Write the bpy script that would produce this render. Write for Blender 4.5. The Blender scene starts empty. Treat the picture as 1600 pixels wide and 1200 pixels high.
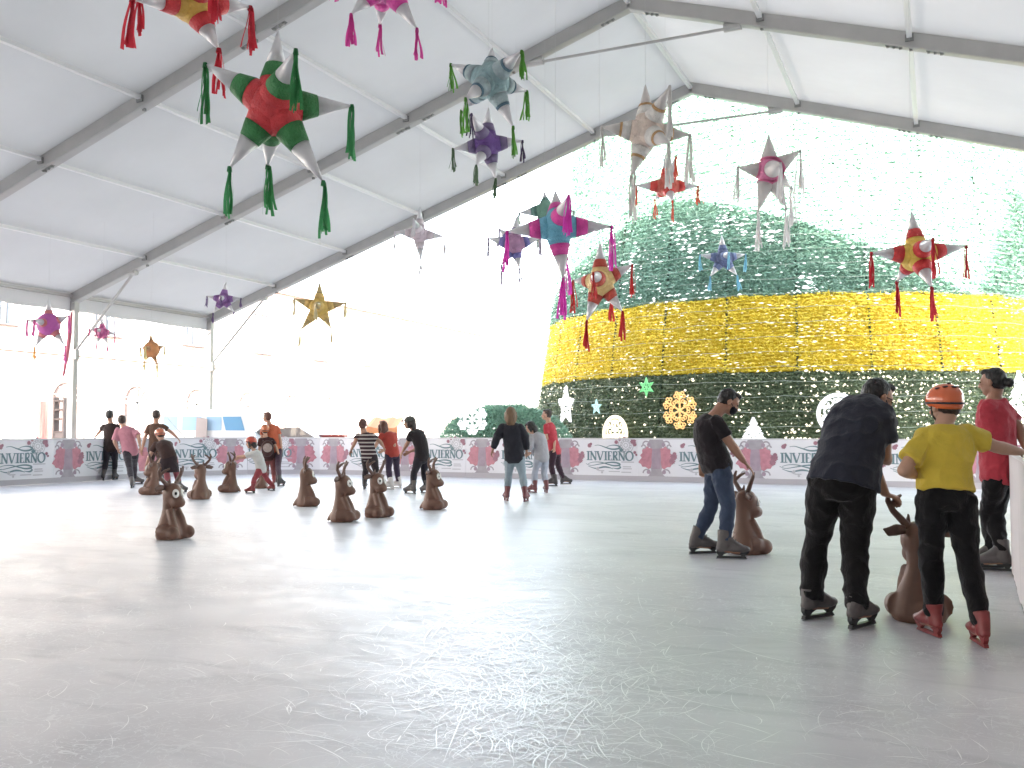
import bpy, bmesh, math, random
import numpy as np
from mathutils import Vector, Matrix, noise
R = math.radians
random.seed(7); rng = np.random.default_rng(7)
scene = bpy.context.scene
COL = scene.collection

# ------------------------------------------------------------------ camera, sky, sun, exposure
F, PITCH, YAW, CH = 1461.0, math.atan(75/1461), R(24.6), 1.25
cd = bpy.data.cameras.new('camera'); cam = bpy.data.objects.new('camera', cd); COL.objects.link(cam)
cd.sensor_width = 36; cd.lens = F/1600*36; cd.clip_end = 2000; cd.clip_start = 0.05
cam.location = (0, 0, CH); cam.rotation_euler = (R(90)+PITCH, 0, YAW)
scene.camera = cam
SUN_EL, SUN_HEAD = R(13.6), R(-20.5)          # light travels along SUN_HEAD (from +Y, clockwise)
w = bpy.data.worlds.new('World'); scene.world = w; w.use_nodes = True
nt = w.node_tree; bg = nt.nodes['Background']
sky = nt.nodes.new('ShaderNodeTexSky'); sky.sky_type = 'NISHITA'; sky.sun_disc = False
sky.sun_elevation = SUN_EL; sky.sun_rotation = SUN_HEAD + math.pi
sky.air_density = 1.0; sky.dust_density = 2.5; sky.ozone_density = 1.0
hz_ = nt.nodes.new('ShaderNodeHueSaturation'); hz_.inputs['Saturation'].default_value = .45     # milky hazy sky
nt.links.new(sky.outputs[0], hz_.inputs['Color']); nt.links.new(hz_.outputs[0], bg.inputs[0]); bg.inputs[1].default_value = 0.15
sl = bpy.data.lights.new('sun', 'SUN'); sl.energy = 5.0; sl.angle = R(0.53); sl.color = (1, .965, .92)
so = bpy.data.objects.new('sun', sl); COL.objects.link(so)
sd = Vector((math.sin(SUN_HEAD)*math.cos(SUN_EL), math.cos(SUN_HEAD)*math.cos(SUN_EL), -math.sin(SUN_EL)))
so.rotation_euler = sd.to_track_quat('-Z', 'Y').to_euler(); so.location = (10, -40, 40)
scene.view_settings.view_transform = 'Standard'; scene.view_settings.look = 'None'
EXPO = 3.75
scene.view_settings.exposure = EXPO; scene.view_settings.gamma = 1
scene.render.engine = 'CYCLES'
scene.cycles.use_denoising = True
scene.cycles.max_bounces = 10; scene.cycles.diffuse_bounces = 6; scene.cycles.transmission_bounces = 6
scene.cycles.sample_clamp_indirect = 6

# ------------------------------------------------------------------ space helpers
CY, SY, CP, SP = math.cos(YAW), math.sin(YAW), math.cos(PITCH), math.sin(PITCH)
def RD(r, d, z):                       # camera ground frame (right, away, up) -> world
    return Vector((r*CY - d*SY, r*SY + d*CY, z))
def DIR(a):                            # heading: 0 away from the viewer, 90 picture right
    a = R(a); return RD(math.sin(a), math.cos(a), 0)
def RIGHT(a):
    a = R(a); return RD(math.cos(a), -math.sin(a), 0)
def W(px, py, d):
    y = (600-py)/F; t = d/(CP - SP*y)
    return RD((px-800)/F*t, d, CH + (SP + CP*y)*t)
def GD(py):                            # ground distance at picture row
    y = (600-py)/F; t = -CH/(SP + CP*y); return t*(CP - SP*y)
def G(px, py): 
    v = W(px, py, GD(py)); v.z = 0; return v
AW = RD(0, 1, 0); UP = Vector((0, 0, 1))

# ------------------------------------------------------------------ objects
def link(o, parent=None):
    COL.objects.link(o)
    if parent: o.parent = parent
    return o
def thing(name, label, cat, loc=(0, 0, 0), group=None):
    o = link(bpy.data.objects.new(name, None)); o.location = loc; o.empty_display_size = .1
    tag(o, label, cat, group); return o
def tag(o, label, cat, group=None):
    o['label'] = label; o['category'] = cat
    if group: o['group'] = group
    return o
def mesh(name, V, Fc, mat, parent=None, smooth=False, off=None):
    me = bpy.data.meshes.new(name)
    if off is not None: V = [(v[0]-off[0], v[1]-off[1], v[2]-off[2]) for v in V]
    me.from_pydata([tuple(v) for v in V], [], Fc); me.materials.append(mat)
    if smooth: me.polygons.foreach_set('use_smooth', [True]*len(me.polygons))
    me.update()
    return link(bpy.data.objects.new(name, me), parent)
def nmesh(name, V, Q, mat, parent=None):      # numpy verts (n,3), equal-size faces (m,k)
    me = bpy.data.meshes.new(name); k = Q.shape[1]
    me.vertices.add(len(V)); me.vertices.foreach_set('co', V.astype(np.float32).ravel())
    me.loops.add(Q.size); me.loops.foreach_set('vertex_index', Q.astype(np.int32).ravel())
    me.polygons.add(len(Q)); me.polygons.foreach_set('loop_start', np.arange(len(Q), dtype=np.int32)*k)
    me.polygons.foreach_set('loop_total', np.full(len(Q), k, dtype=np.int32))
    me.update(calc_edges=True); me.materials.append(mat)
    return link(bpy.data.objects.new(name, me), parent)
WORK = bpy.data.scenes.new('workbench')          # scratch scene for growing surfaces, removed at the end
class A:                                       # shape collector
    def __init__(s): s.v = []; s.f = []
    def add(s, V, Fc):
        n = len(s.v); s.v += [Vector(v) for v in V]; s.f += [[i+n for i in f] for f in Fc]; return s
    def box(s, c, sx, sy, sz, ax=None):
        c = Vector(c); ax = ax or (Vector((1, 0, 0)), Vector((0, 1, 0)), UP)
        V = [c + ax[0]*sx/2*i + ax[1]*sy/2*j + ax[2]*sz/2*k for i in (-1, 1) for j in (-1, 1) for k in (-1, 1)]
        return s.add(V, [(0, 1, 3, 2), (4, 6, 7, 5), (0, 4, 5, 1), (2, 3, 7, 6), (0, 2, 6, 4), (1, 5, 7, 3)])
    def bar(s, a, b, wd, ht, up=UP):           # rectangular bar between two points
        a, b = Vector(a), Vector(b); d = (b-a); L = d.length; d.normalize()
        sd_ = d.cross(up)
        if sd_.length < 1e-4: sd_ = d.cross(Vector((1, 0, 0)))
        sd_.normalize(); u = sd_.cross(d)
        return s.box((a+b)/2, L, wd, ht, (d, sd_, u))
    def tube(s, pts, rad, n=10, rights=None, cap=True, flat=False):
        pts = [Vector(p) for p in pts]; m = len(pts); rings = []; prev = None
        for i in range(m):
            t = (pts[min(i+1, m-1)] - pts[max(i-1, 0)])
            if t.length < 1e-9: t = Vector((0, 0, 1))
            t.normalize()
            if rights is not None: r = Vector(rights[i] if isinstance(rights, list) else rights)
            else: r = prev if prev is not None else (t.cross(UP) if abs(t.z) < .9 else t.cross(Vector((0, 1, 0))))
            r = r - t*r.dot(t)
            if r.length < 1e-6: r = t.orthogonal()
            r.normalize(); prev = r; q = t.cross(r)
            ra = rad[i] if isinstance(rad, (list, tuple)) else rad
            a, b = ra if isinstance(ra, (tuple, list)) else (ra, ra)
            rings.append([pts[i] + r*a*math.cos(2*math.pi*k/n) + q*b*math.sin(2*math.pi*k/n) for k in range(n)])
        V = [v for g in rings for v in g]
        Fc = [(i*n+k, i*n+(k+1) % n, (i+1)*n+(k+1) % n, (i+1)*n+k) for i in range(m-1) for k in range(n)]
        if cap: Fc += [tuple(range(n-1, -1, -1)), tuple((m-1)*n+k for k in range(n))]
        return s.add(V, Fc)
    def ell(s, c, a, b, h, ax=None, nu=14, nv=9):
        c = Vector(c); ax = ax or (Vector((1, 0, 0)), Vector((0, 1, 0)), UP); V = [c - ax[2]*h]
        for j in range(1, nv):
            p = -math.pi/2 + math.pi*j/nv
            for k in range(nu):
                t = 2*math.pi*k/nu
                V.append(c + ax[0]*a*math.cos(p)*math.cos(t) + ax[1]*b*math.cos(p)*math.sin(t) + ax[2]*h*math.sin(p))
        V.append(c + ax[2]*h); e = len(V)-1
        Fc = [(0, 1+(k+1) % nu, 1+k) for k in range(nu)]
        for j in range(nv-2):
            for k in range(nu):
                Fc.append((1+j*nu+k, 1+j*nu+(k+1) % nu, 1+(j+1)*nu+(k+1) % nu, 1+(j+1)*nu+k))
        b0 = 1+(nv-2)*nu
        Fc += [(b0+k, b0+(k+1) % nu, e) for k in range(nu)]
        return s.add(V, Fc)
    def prism(s, poly, o, x, y, t):            # 2-D outline in axes x, y at o, thickness vector t
        o, x, y, t = map(Vector, (o, x, y, t)); n = len(poly)
        V = [o + x*p[0] + y*p[1] for p in poly]; V += [v + t for v in V]
        Fc = [tuple(range(n-1, -1, -1)), tuple(range(n, 2*n))] + [(i, (i+1) % n, n+(i+1) % n, n+i) for i in range(n)]
        return s.add(V, Fc)
    def strip(s, pts2, wd, o, x, y, t=None):   # flat ribbon along a 2-D polyline in a plane
        o, x, y = map(Vector, (o, x, y)); n = len(pts2); V = []
        for i, p in enumerate(pts2):
            a = pts2[max(i-1, 0)]; b = pts2[min(i+1, n-1)]; dx, dy = b[0]-a[0], b[1]-a[1]; L = math.hypot(dx, dy) or 1
            ww = wd(i/(n-1)) if callable(wd) else wd
            nx, ny = -dy/L*ww/2, dx/L*ww/2
            V += [o + x*(p[0]+nx) + y*(p[1]+ny), o + x*(p[0]-nx) + y*(p[1]-ny)]
        return s.add(V, [(2*i, 2*i+1, 2*i+3, 2*i+2) for i in range(n-1)])
    def poly(s, pts2, o, x, y):
        o, x, y = map(Vector, (o, x, y))
        return s.add([o + x*p[0] + y*p[1] for p in pts2], [tuple(range(len(pts2)))])
    def build(s, name, mat, parent=None, smooth=False, off=None):
        return mesh(name, s.v, s.f, mat, parent, smooth, off)
    def solid(s, name, mat, parent=None, vox=.01, sm=4, off=None, wrinkle=0, wscale=6, seed=0, wdir=None):
        """one continuous closed surface grown round everything collected"""
        me0 = bpy.data.meshes.new('tmp'); me0.from_pydata([tuple(v) for v in s.v], [], s.f); me0.materials.append(mat)
        tmp = bpy.data.objects.new('tmp', me0); WORK.collection.objects.link(tmp)
        m = tmp.modifiers.new('r', 'REMESH'); m.mode = 'VOXEL'; m.voxel_size = vox
        if sm:
            q = tmp.modifiers.new('s', 'SMOOTH'); q.factor = .5; q.iterations = sm
        WORK.view_layers[0].update(); dg = WORK.view_layers[0].depsgraph; me = bpy.data.meshes.new_from_object(tmp.evaluated_get(dg))
        old = tmp.data; bpy.data.objects.remove(tmp); bpy.data.meshes.remove(old)
        me.name = name; n = len(me.vertices)
        co = np.empty(n*3, np.float32); me.vertices.foreach_get('co', co); co = co.reshape(-1, 3)
        if wrinkle:
            nr = np.empty(n*3, np.float32); me.vertices.foreach_get('normal', nr); nr = nr.reshape(-1, 3)
            sh = Vector((seed*3.1, seed*1.7, seed*.9)); amp = np.empty(n, np.float32)
            for i in range(n):
                p = Vector(co[i])*wscale + sh
                amp[i] = (1-abs(noise.noise(p)))**3 - .45 + .5*noise.noise(p*2.3)
            co = co + nr*amp[:, None]*wrinkle
        if off is not None: co = co - np.array(off, np.float32)[None]
        me.vertices.foreach_set('co', np.ascontiguousarray(co, np.float32).ravel())
        me.polygons.foreach_set('use_smooth', [True]*len(me.polygons)); me.update()
        if not me.materials: me.materials.append(mat)
        return link(bpy.data.objects.new(name, me), parent)

# ------------------------------------------------------------------ materials
def pm(name, col, rough=.6, metal=0, spec=.5, var=0, vscale=8, bump=0, bscale=40, emit=None, estr=0, coat=0, sheen=0, bstretch=None, fold=0):
    m = bpy.data.materials.new(name); m.use_nodes = True; t = m.node_tree; b = t.nodes['Principled BSDF']
    b.inputs['Base Color'].default_value = (*col, 1); b.inputs['Roughness'].default_value = rough
    b.inputs['Metallic'].default_value = metal; b.inputs['Specular IOR Level'].default_value = spec
    if coat: b.inputs['Coat Weight'].default_value = coat
    if sheen: b.inputs['Sheen Weight'].default_value = sheen
    if emit: b.inputs['Emission Color'].default_value = (*emit, 1); b.inputs['Emission Strength'].default_value = estr
    if var or bump:
        tc = t.nodes.new('ShaderNodeTexCoord'); mp = t.nodes.new('ShaderNodeMapping')
        t.links.new(tc.outputs['Object'], mp.inputs[0])
        if bstretch: mp.inputs['Scale'].default_value = bstretch
    if var:
        n = t.nodes.new('ShaderNodeTexNoise'); n.inputs['Scale'].default_value = vscale; n.inputs['Detail'].default_value = 5
        t.links.new(mp.outputs[0], n.inputs['Vector'])
        mx = t.nodes.new('ShaderNodeMix'); mx.data_type = 'RGBA'
        mx.inputs[6].default_value = (*[c*(1-var) for c in col], 1); mx.inputs[7].default_value = (*[min(1, c*(1+var)) for c in col], 1)
        t.links.new(n.outputs['Fac'], mx.inputs[0]); t.links.new(mx.outputs[2], b.inputs['Base Color'])
    if bump:
        n2 = t.nodes.new('ShaderNodeTexNoise'); n2.inputs['Scale'].default_value = bscale; n2.inputs['Detail'].default_value = 4
        t.links.new(mp.outputs[0], n2.inputs['Vector'])
        bp = t.nodes.new('ShaderNodeBump'); bp.inputs['Strength'].default_value = bump; bp.inputs['Distance'].default_value = .02
        if fold:
            n3 = t.nodes.new('ShaderNodeTexNoise'); n3.inputs['Scale'].default_value = 13; n3.inputs['Detail'].default_value = 3; n3.inputs['Distortion'].default_value = 1.6
            t.links.new(mp.outputs[0], n3.inputs['Vector']); bf = t.nodes.new('ShaderNodeBump'); bf.inputs['Strength'].default_value = fold; bf.inputs['Distance'].default_value = .05
            t.links.new(n3.outputs['Fac'], bf.inputs['Height']); t.links.new(bf.outputs[0], bp.inputs['Normal'])
        t.links.new(n2.outputs['Fac'], bp.inputs['Height']); t.links.new(bp.outputs[0], b.inputs['Normal'])
    return m
_mc = {}
def cloth(col, rough=.85):
    k = ('c', col, rough)
    if k not in _mc: _mc[k] = pm('cloth', col, rough, spec=.2, var=.18, vscale=14, bump=.35, bscale=160, sheen=.15, fold=.2)
    return _mc[k]
def plain(col, rough=.6, **k):
    q = ('p', col, rough, tuple(sorted(k.items())))
    if q not in _mc: _mc[q] = pm('paint', col, rough, **k)
    return _mc[q]
def membrane_mat(name='white_membrane', trans=.029):
    m = bpy.data.materials.new(name); m.use_nodes = True; t = m.node_tree; t.nodes.clear()
    o = t.nodes.new('ShaderNodeOutputMaterial'); d = t.nodes.new('ShaderNodeBsdfDiffuse'); tr = t.nodes.new('ShaderNodeBsdfTranslucent')
    mx = t.nodes.new('ShaderNodeMixShader'); mx.inputs[0].default_value = trans
    tc = t.nodes.new('ShaderNodeTexCoord'); n = t.nodes.new('ShaderNodeTexNoise'); n.inputs['Scale'].default_value = .35; n.inputs['Detail'].default_value = 6
    t.links.new(tc.outputs['Object'], n.inputs['Vector'])
    r = t.nodes.new('ShaderNodeValToRGB'); r.color_ramp.elements[0].position = .3; r.color_ramp.elements[1].position = .75
    r.color_ramp.elements[0].color = (.58, .585, .59, 1); r.color_ramp.elements[1].color = (.66, .665, .67, 1)
    t.links.new(n.outputs['Fac'], r.inputs[0]); t.links.new(r.outputs[0], d.inputs[0]); t.links.new(r.outputs[0], tr.inputs[0])
    # welded seams every 2.4 m along the tent and faint water marks
    sx = t.nodes.new('ShaderNodeSeparateXYZ'); t.links.new(tc.outputs['Object'], sx.inputs[0])
    prev = sx.outputs[1]
    for op, val in (('MULTIPLY', 1/5), ('FRACT', 0), ('SUBTRACT', .5), ('ABSOLUTE', 0), ('LESS_THAN', .005)):
        mm = t.nodes.new('ShaderNodeMath'); mm.operation = op; mm.inputs[1].default_value = val; t.links.new(prev, mm.inputs[0]); prev = mm.outputs[0]
    sc_ = t.nodes.new('ShaderNodeMix'); sc_.data_type = 'RGBA'; sc_.inputs[7].default_value = (.555, .56, .565, 1)
    t.links.new(prev, sc_.inputs[0]); t.links.new(r.outputs[0], sc_.inputs[6]); t.links.new(sc_.outputs[2], d.inputs[0]); t.links.new(sc_.outputs[2], tr.inputs[0])
    n2 = t.nodes.new('ShaderNodeTexNoise'); n2.inputs['Scale'].default_value = 1.2
    t.links.new(tc.outputs['Object'], n2.inputs['Vector'])
    bp = t.nodes.new('ShaderNodeBump'); bp.inputs['Strength'].default_value = .5; bp.inputs['Distance'].default_value = .05
    t.links.new(n2.outputs['Fac'], bp.inputs['Height']); t.links.new(bp.outputs[0], d.inputs['Normal'])
    t.links.new(d.outputs[0], mx.inputs[1]); t.links.new(tr.outputs[0], mx.inputs[2]); t.links.new(mx.outputs[0], o.inputs[0])
    return m
def ice_mat():
    m = bpy.data.materials.new('skated_ice'); m.use_nodes = True; t = m.node_tree; b = t.nodes['Principled BSDF']; L = t.links.new
    tc = t.nodes.new('ShaderNodeTexCoord')
    def nz(sc, det=4, stretch=None, dist=0, rot=0):
        mp = t.nodes.new('ShaderNodeMapping'); L(tc.outputs['Object'], mp.inputs[0])
        if stretch: mp.inputs['Scale'].default_value = stretch
        mp.inputs['Rotation'].default_value = (0, 0, rot)
        n = t.nodes.new('ShaderNodeTexNoise'); n.inputs['Scale'].default_value = sc; n.inputs['Detail'].default_value = det; n.inputs['Distortion'].default_value = dist
        L(mp.outputs[0], n.inputs['Vector']); return n.outputs['Fac']
    def ramp(x, a, b_, c0=(0, 0, 0, 1), c1=(1, 1, 1, 1)):
        r = t.nodes.new('ShaderNodeValToRGB'); r.color_ramp.elements[0].position = a; r.color_ramp.elements[1].position = b_
        r.color_ramp.elements[0].color = c0; r.color_ramp.elements[1].color = c1; L(x, r.inputs[0]); return r.outputs[0]
    def math_(op, x, y=None):
        n = t.nodes.new('ShaderNodeMath'); n.operation = op
        for i, q in enumerate((x, y)):
            if q is None: continue
            if isinstance(q, (int, float)): n.inputs[i].default_value = q
            else: L(q, n.inputs[i])
        return n.outputs[0]
    def mix(fac, c0, c1):
        n = t.nodes.new('ShaderNodeMix'); n.data_type = 'RGBA'
        if isinstance(fac, float): n.inputs[0].default_value = fac
        else: L(fac, n.inputs[0])
        for i, c in ((6, c0), (7, c1)):
            if isinstance(c, tuple): n.inputs[i].default_value = c
            else: L(c, n.inputs[i])
        return n.outputs[2]
    cloud = nz(.42, 7, (1, 1.6, 1), .8, -.3); fine = nz(2.4, 6, (1, 1.5, 1), 1.6, .5); grain = nz(60, 3)
    base = mix(ramp(cloud, .34, .68), (.53, .525, .555, 1), (.68, .675, .705, 1))
    base = mix(math_('MULTIPLY', ramp(fine, .45, .8), .3), base, (.68, .695, .71, 1))
    base = mix(math_('MULTIPLY', ramp(nz(.9, 6, (1, 3.2, 1), 1.6, -.35), .55, .74), .38), base, (.30, .315, .34, 1))
    # fine blade hairlines: contour lines of stretched noise
    line = None
    for sc, st, ro in ((2.2, (1, 2.2, 1), .3), (3.1, (2.4, 1, 1), -.5), (4.3, (1, 1.5, 1), 1.1), (7.0, (1, 2.6, 1), .8), (6.2, (2.2, 1, 1), .2)):
        x = math_('ABSOLUTE', math_('SUBTRACT', nz(sc, 2, st, .9, ro), .5))
        x = math_('LESS_THAN', x, .0045); line = x if line is None else math_('MAXIMUM', line, x)
    line = math_('MULTIPLY', line, ramp(nz(.8, 3), .36, .6))
    base = mix(math_('MULTIPLY', line, .55), base, (.86, .88, .9, 1))
    L(base, b.inputs['Base Color'])
    ro = math_('ADD', .35, math_('MULTIPLY', ramp(fine, .3, .8), .14)); L(ro, b.inputs['Roughness'])
    b.inputs['Specular IOR Level'].default_value = .42; b.inputs['IOR'].default_value = 1.33
    bp = t.nodes.new('ShaderNodeBump'); bp.inputs['Strength'].default_value = .07; bp.inputs['Distance'].default_value = .006
    L(math_('ADD', math_('MULTIPLY', fine, .8), math_('MULTIPLY', grain, .25)), bp.inputs['Height']); L(bp.outputs[0], b.inputs['Normal'])
    return m
def emis(name, col, s):
    return pm(name, tuple(min(.8, c) for c in col), .5, emit=col, estr=s*2**-EXPO*1.1)
M_STEEL = pm('tent_aluminium', (.44, .43, .415), .45, .25, var=.12, vscale=3)
M_MEM = membrane_mat()
M_PURL = pm('purlin_aluminium', (.70, .70, .69), .45, .1)
M_DARK = pm('dark_bolt', (.06, .06, .06), .5)
M_WHITE = pm('white_print_board', (.76, .755, .80), .45, var=.05, vscale=1.5)
M_TEAL = pm('ink_teal', (.15, .23, .26), .5); M_MAROON = pm('ink_maroon', (.34, .17, .22), .5, var=.25, vscale=20)
M_RED = pm('ink_red', (.50, .215, .265), .5, var=.35, vscale=9); M_GREY = pm('ink_grey', (.38, .35, .39), .5, var=.3, vscale=5)
M_LGREY = pm('ink_light_grey', (.50, .49, .53), .5); M_PINK = pm('ink_pale_pink', (.52, .42, .47), .5)

# ------------------------------------------------------------------ ground
def plane(name, x0, y0, x1, y1, z, mat, n=1):
    V = [(x0+(x1-x0)*i/n, y0+(y1-y0)*j/n, z) for j in range(n+1) for i in range(n+1)]
    Fc = [(j*(n+1)+i, j*(n+1)+i+1, (j+1)*(n+1)+i+1, (j+1)*(n+1)+i) for j in range(n) for i in range(n)]
    o = mesh(name, V, Fc, mat); o['kind'] = 'structure'; return o
def paving_mat():
    m = pm('plaza_paving', (.40, .40, .41), .8, var=.12, vscale=.6); t = m.node_tree; b = t.nodes['Principled BSDF']
    br = t.nodes.new('ShaderNodeTexBrick'); br.inputs['Scale'].default_value = 1.4
    br.inputs['Color1'].default_value = (.40, .40, .41, 1); br.inputs['Color2'].default_value = (.35, .35, .36, 1); br.inputs['Mortar'].default_value = (.25, .24, .23, 1)
    br.inputs['Mortar Size'].default_value = .012
    tc = t.nodes.new('ShaderNodeTexCoord'); t.links.new(tc.outputs['Object'], br.inputs[0]); t.links.new(br.outputs[0], b.inputs['Base Color'])
    return m
plane('plaza_ground', -400, -300, 400, 500, -.03, paving_mat())
# rink outline: left wall, chamfered corner, back wall, right recess, near right wall
LX, BY = -19.70, 23.0
CX0 = -16.83                                    # where the back wall starts
NRX = .55
rink = [(LX, -9), (LX, 20.13), (LX+1.05, 21.95), (CX0, BY), (5.0, BY), (5.0, 9.5), (NRX, 9.5), (.47, 6.5), (.36, 4.4), (.22, 2), (.1, -9)]
ice = mesh('ice', [(x, y, 0) for x, y in rink], [tuple(range(len(rink)-1, -1, -1))], ice_mat()); ice['kind'] = 'structure'

# skate marks: fine curved cuts with their glint painted white, thickest where the photo shows them
def skate_marks():
    V = []; Q = []
    def arc(c, a, L, bend, wd):
        n = 9; p = Vector((c.x, c.y)); base = len(V); h = a; zz = .002+.00002*(base//20)*.1
        for i in range(n+1):
            ww = wd*math.sin(math.pi*min(.98, max(.06, i/n)))
            V.append((p.x - math.sin(h)*ww/2, p.y + math.cos(h)*ww/2, zz)); V.append((p.x + math.sin(h)*ww/2, p.y - math.cos(h)*ww/2, zz))
            p = p + Vector((math.cos(h), math.sin(h)))*L/n; h += bend/n
        for i in range(n): Q.append((base+2*i, base+2*i+1, base+2*i+3, base+2*i+2))
    for k in range(3800):
        if k < 3250: px = random.gauss(825, 115); py = random.choice([random.uniform(850, 1195), random.uniform(930, 1120)])
        else: px = random.uniform(20, 1560); py = random.uniform(830, 1195)
        c = G(px, py)
        if c.x > .2: continue
        d = c.length; L = random.uniform(.05, .34)*(1 if k % 14 else 3.4)
        arc(c, random.gauss(math.pi/2+.5, .75) if random.random() < .7 else random.uniform(0, 6.3), L, random.gauss(0, 1.0)*min(1.6, L*5), random.choice([random.uniform(.001, .0028), random.uniform(.001, .0035), random.uniform(.003, .0062)])*(1 if d < 7 else d/7))
    o = nmesh('skate_marks', np.array(V), np.array(Q), pm('glint_white_cut', (.93, .94, .96), .42, .55, spec=.6, var=.12, vscale=1.5)); o['kind'] = 'stuff'
    return o
sm_ = skate_marks(); tag(sm_, 'fine white curved blade scratches across the ice surface', 'skate marks')
# ------------------------------------------------------------------ marquee tent (30 m span, 5 m bays)
M_DULL = membrane_mat('light_block_membrane', .006)  # near-opaque sheet for the added walls, holds light out of the tent
RX, HS, EZ, RZ = -5.38, 15.1, 4.86, 9.78
EL, ER = RX-HS, RX+HS
SLOPE = (RZ-EZ)/HS
FR = [22.3-5*k for k in range(11)]              # frame positions along Y
def roofz(x): return RZ - abs(x-RX)*SLOPE
tent = thing('marquee_tent', 'large white gabled marquee with grey metal frame roofing the whole rink', 'tent', (RX, 0, 0))
TO = Vector((RX, 0, 0))
nrm = {-1: Vector((-SLOPE, 0, 1)).normalized(), 1: Vector((SLOPE, 0, 1)).normalized()}
for fy in FR:
    for sgn in (-1, 1):
        ex = RX+sgn*HS
        b = A()
        b.bar((RX, fy, RZ-.13), (ex+sgn*.06, fy, EZ-.13-.02), .15, .26)
        b.bar((RX, fy, RZ+.012), (ex, fy, EZ+.012), .05, .03)
        # edge flanges give the profile its shadow lines
        for q in (-.088, .088): b.bar((RX, fy+q, RZ-.245), (ex, fy+q, EZ-.245), .026, .03)
        b.build('rafter', M_STEEL, tent, off=TO)
        c = A(); c.box((ex, fy, (EZ-.2)/2), .2, .14, EZ-.2); c.box((ex, fy, .02), .4, .4, .04); c.build('column', M_STEEL, tent, off=TO)
        # bolted purlin brackets and splice bolts
        if fy > 0:
            for i in range(1, 6):
                k = A(); x = RX+sgn*HS*i/6; z = roofz(x)
                k.box((x, fy, z-.10), .14, .22, .12); k.box((x+.02, fy, z-.22), .05, .05, .16); k.build('bracket', plain((.24, .24, .23), .6), tent, off=TO)
            for x in (RX+sgn*.45, RX+sgn*HS*.33-.2, RX+sgn*HS*.33+.45, RX+sgn*HS*.66):
                k = A()
                k.bar((x-.14, fy, roofz(x-.14)-.262), (x+.14, fy, roofz(x+.14)-.262), .09, .012)
                for q in (-.1, 0, .1): k.box((x+q, fy, roofz(x+q)-.276), .045, .05, .04)
                k.build('splice_plate', plain((.24, .24, .23), .6), tent, off=TO)
        # knee brace
        bx = RX+sgn*(HS-2.05); n = A(); n.tube([(bx, fy, roofz(bx)-.3), (ex, fy, EZ-1.6)], .035, 8)
        n.tube([(bx-.12, fy, roofz(bx)-.27), (bx+.12, fy, roofz(bx)-.27)], .075, 8); n.box((ex-sgn*.1, fy, EZ-1.6), .14, .12, .26)
        n.build('knee_brace', M_STEEL, tent, off=TO)
    # collar tie near the ridge
    xa, xb = RX-2.0, RX+2.0
    n = A(); n.tube([(xa, fy, roofz(xa)-.32), (xb, fy, roofz(xb)-.32)], .03, 8)
    for x in (xa, xb): n.tube([(x-.16, fy, roofz(x)-.30), (x+.16, fy, roofz(x)-.30)], .085, 10); 
    n.build('collar_tie', M_STEEL, tent, off=TO)
for a, b_ in zip(FR[1:], FR[:-1]):
    for sgn in (-1, 1):
        for i in range(0, 7):
            if i == 0 and sgn == 1: continue
            x = RX+sgn*HS*i/6; z = roofz(x)-.075-(.05 if i == 0 else 0)
            p = A(); p.box((x, (a+b_)/2, z), .09, b_-a-.15, .07); p.build('purlin', M_STEEL if i == 6 else M_PURL, tent, off=TO)
        V = []; nx_, ny_ = 24, 8
        for j in range(ny_+1):
            for i in range(nx_+1):
                x = RX+sgn*(HS+.085)*i/nx_; fr = j/ny_; sag = -.035*math.sin(math.pi*fr)*(math.sin(math.pi*((i*6/nx_) % 1)))
                V.append((x, a+(b_-a)*fr, roofz(x)+.03+sag))
        Fc = [(j*(nx_+1)+i, j*(nx_+1)+i+1, (j+1)*(nx_+1)+i+1, (j+1)*(nx_+1)+i) for j in range(ny_) for i in range(nx_)]
        mesh('roof_membrane', V, Fc, M_MEM, tent, True, TO)
        ex = RX+sgn*(HS+.07); V = [(ex, a+(b_-a)*i/12, z+.015*math.sin(i*1.3)) for i in range(13) for z in (EZ+.05, EZ-.47)]
        mesh('valance', V, [(2*i, 2*i+2, 2*i+3, 2*i+1) for i in range(12)], M_MEM, tent, True, TO)
# wall cross-bracing cables in the last left bays
for (y0, y1) in ((17.3, 22.3), (2.3, 7.3)):
    n = A(); n.tube([(EL-.02, y0, EZ-.5), (EL-.02, y1, .3)], .012, 6); n.tube([(EL+.05, y1, EZ-.5), (EL+.05, y0, .3)], .012, 6)
    n.build('bracing_cable', M_STEEL, tent, off=TO)
# unseen rear gable, added behind the viewer to keep low sun off the ice
yb = FR[-1]
mesh('added_rear_gable', [(EL, yb, 0), (ER, yb, 0), (ER, yb, EZ), (RX, yb, RZ), (EL, yb, EZ)], [(0, 1, 2, 3, 4)], M_DULL, tent, off=TO)
for a, b_ in zip(FR[3:], FR[2:-1]):          # unseen side wall, added to cut daylight from the right
    V = [(ER+.08, a+(b_-a)*i/16, z) for i in range(17) for z in (0, 1.6, 3.2, EZ-.4)]; V = [(v[0]+.03*math.sin(v[1]*2.3+v[2]), v[1], v[2]) for v in V]
    mesh('added_side_curtain', V, [(4*i+j, 4*i+4+j, 4*i+5+j, 4*i+1+j) for i in range(16) for j in range(3)], M_DULL, tent, True, TO)
# ribbon tied round the second column
o = A(); o.tube([W(112, 488, 24.0), W(109, 520, 23.9), W(104, 560, 23.9), W(99, 588, 23.9)], [.02, .05, .045, .03], 8)
tag(o.build('ribbon', cloth((.42, .12, .16)), off=(0, 0, 0)), 'dusty pink ribbon strip hanging down beside the white tent column', 'ribbon')

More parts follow.
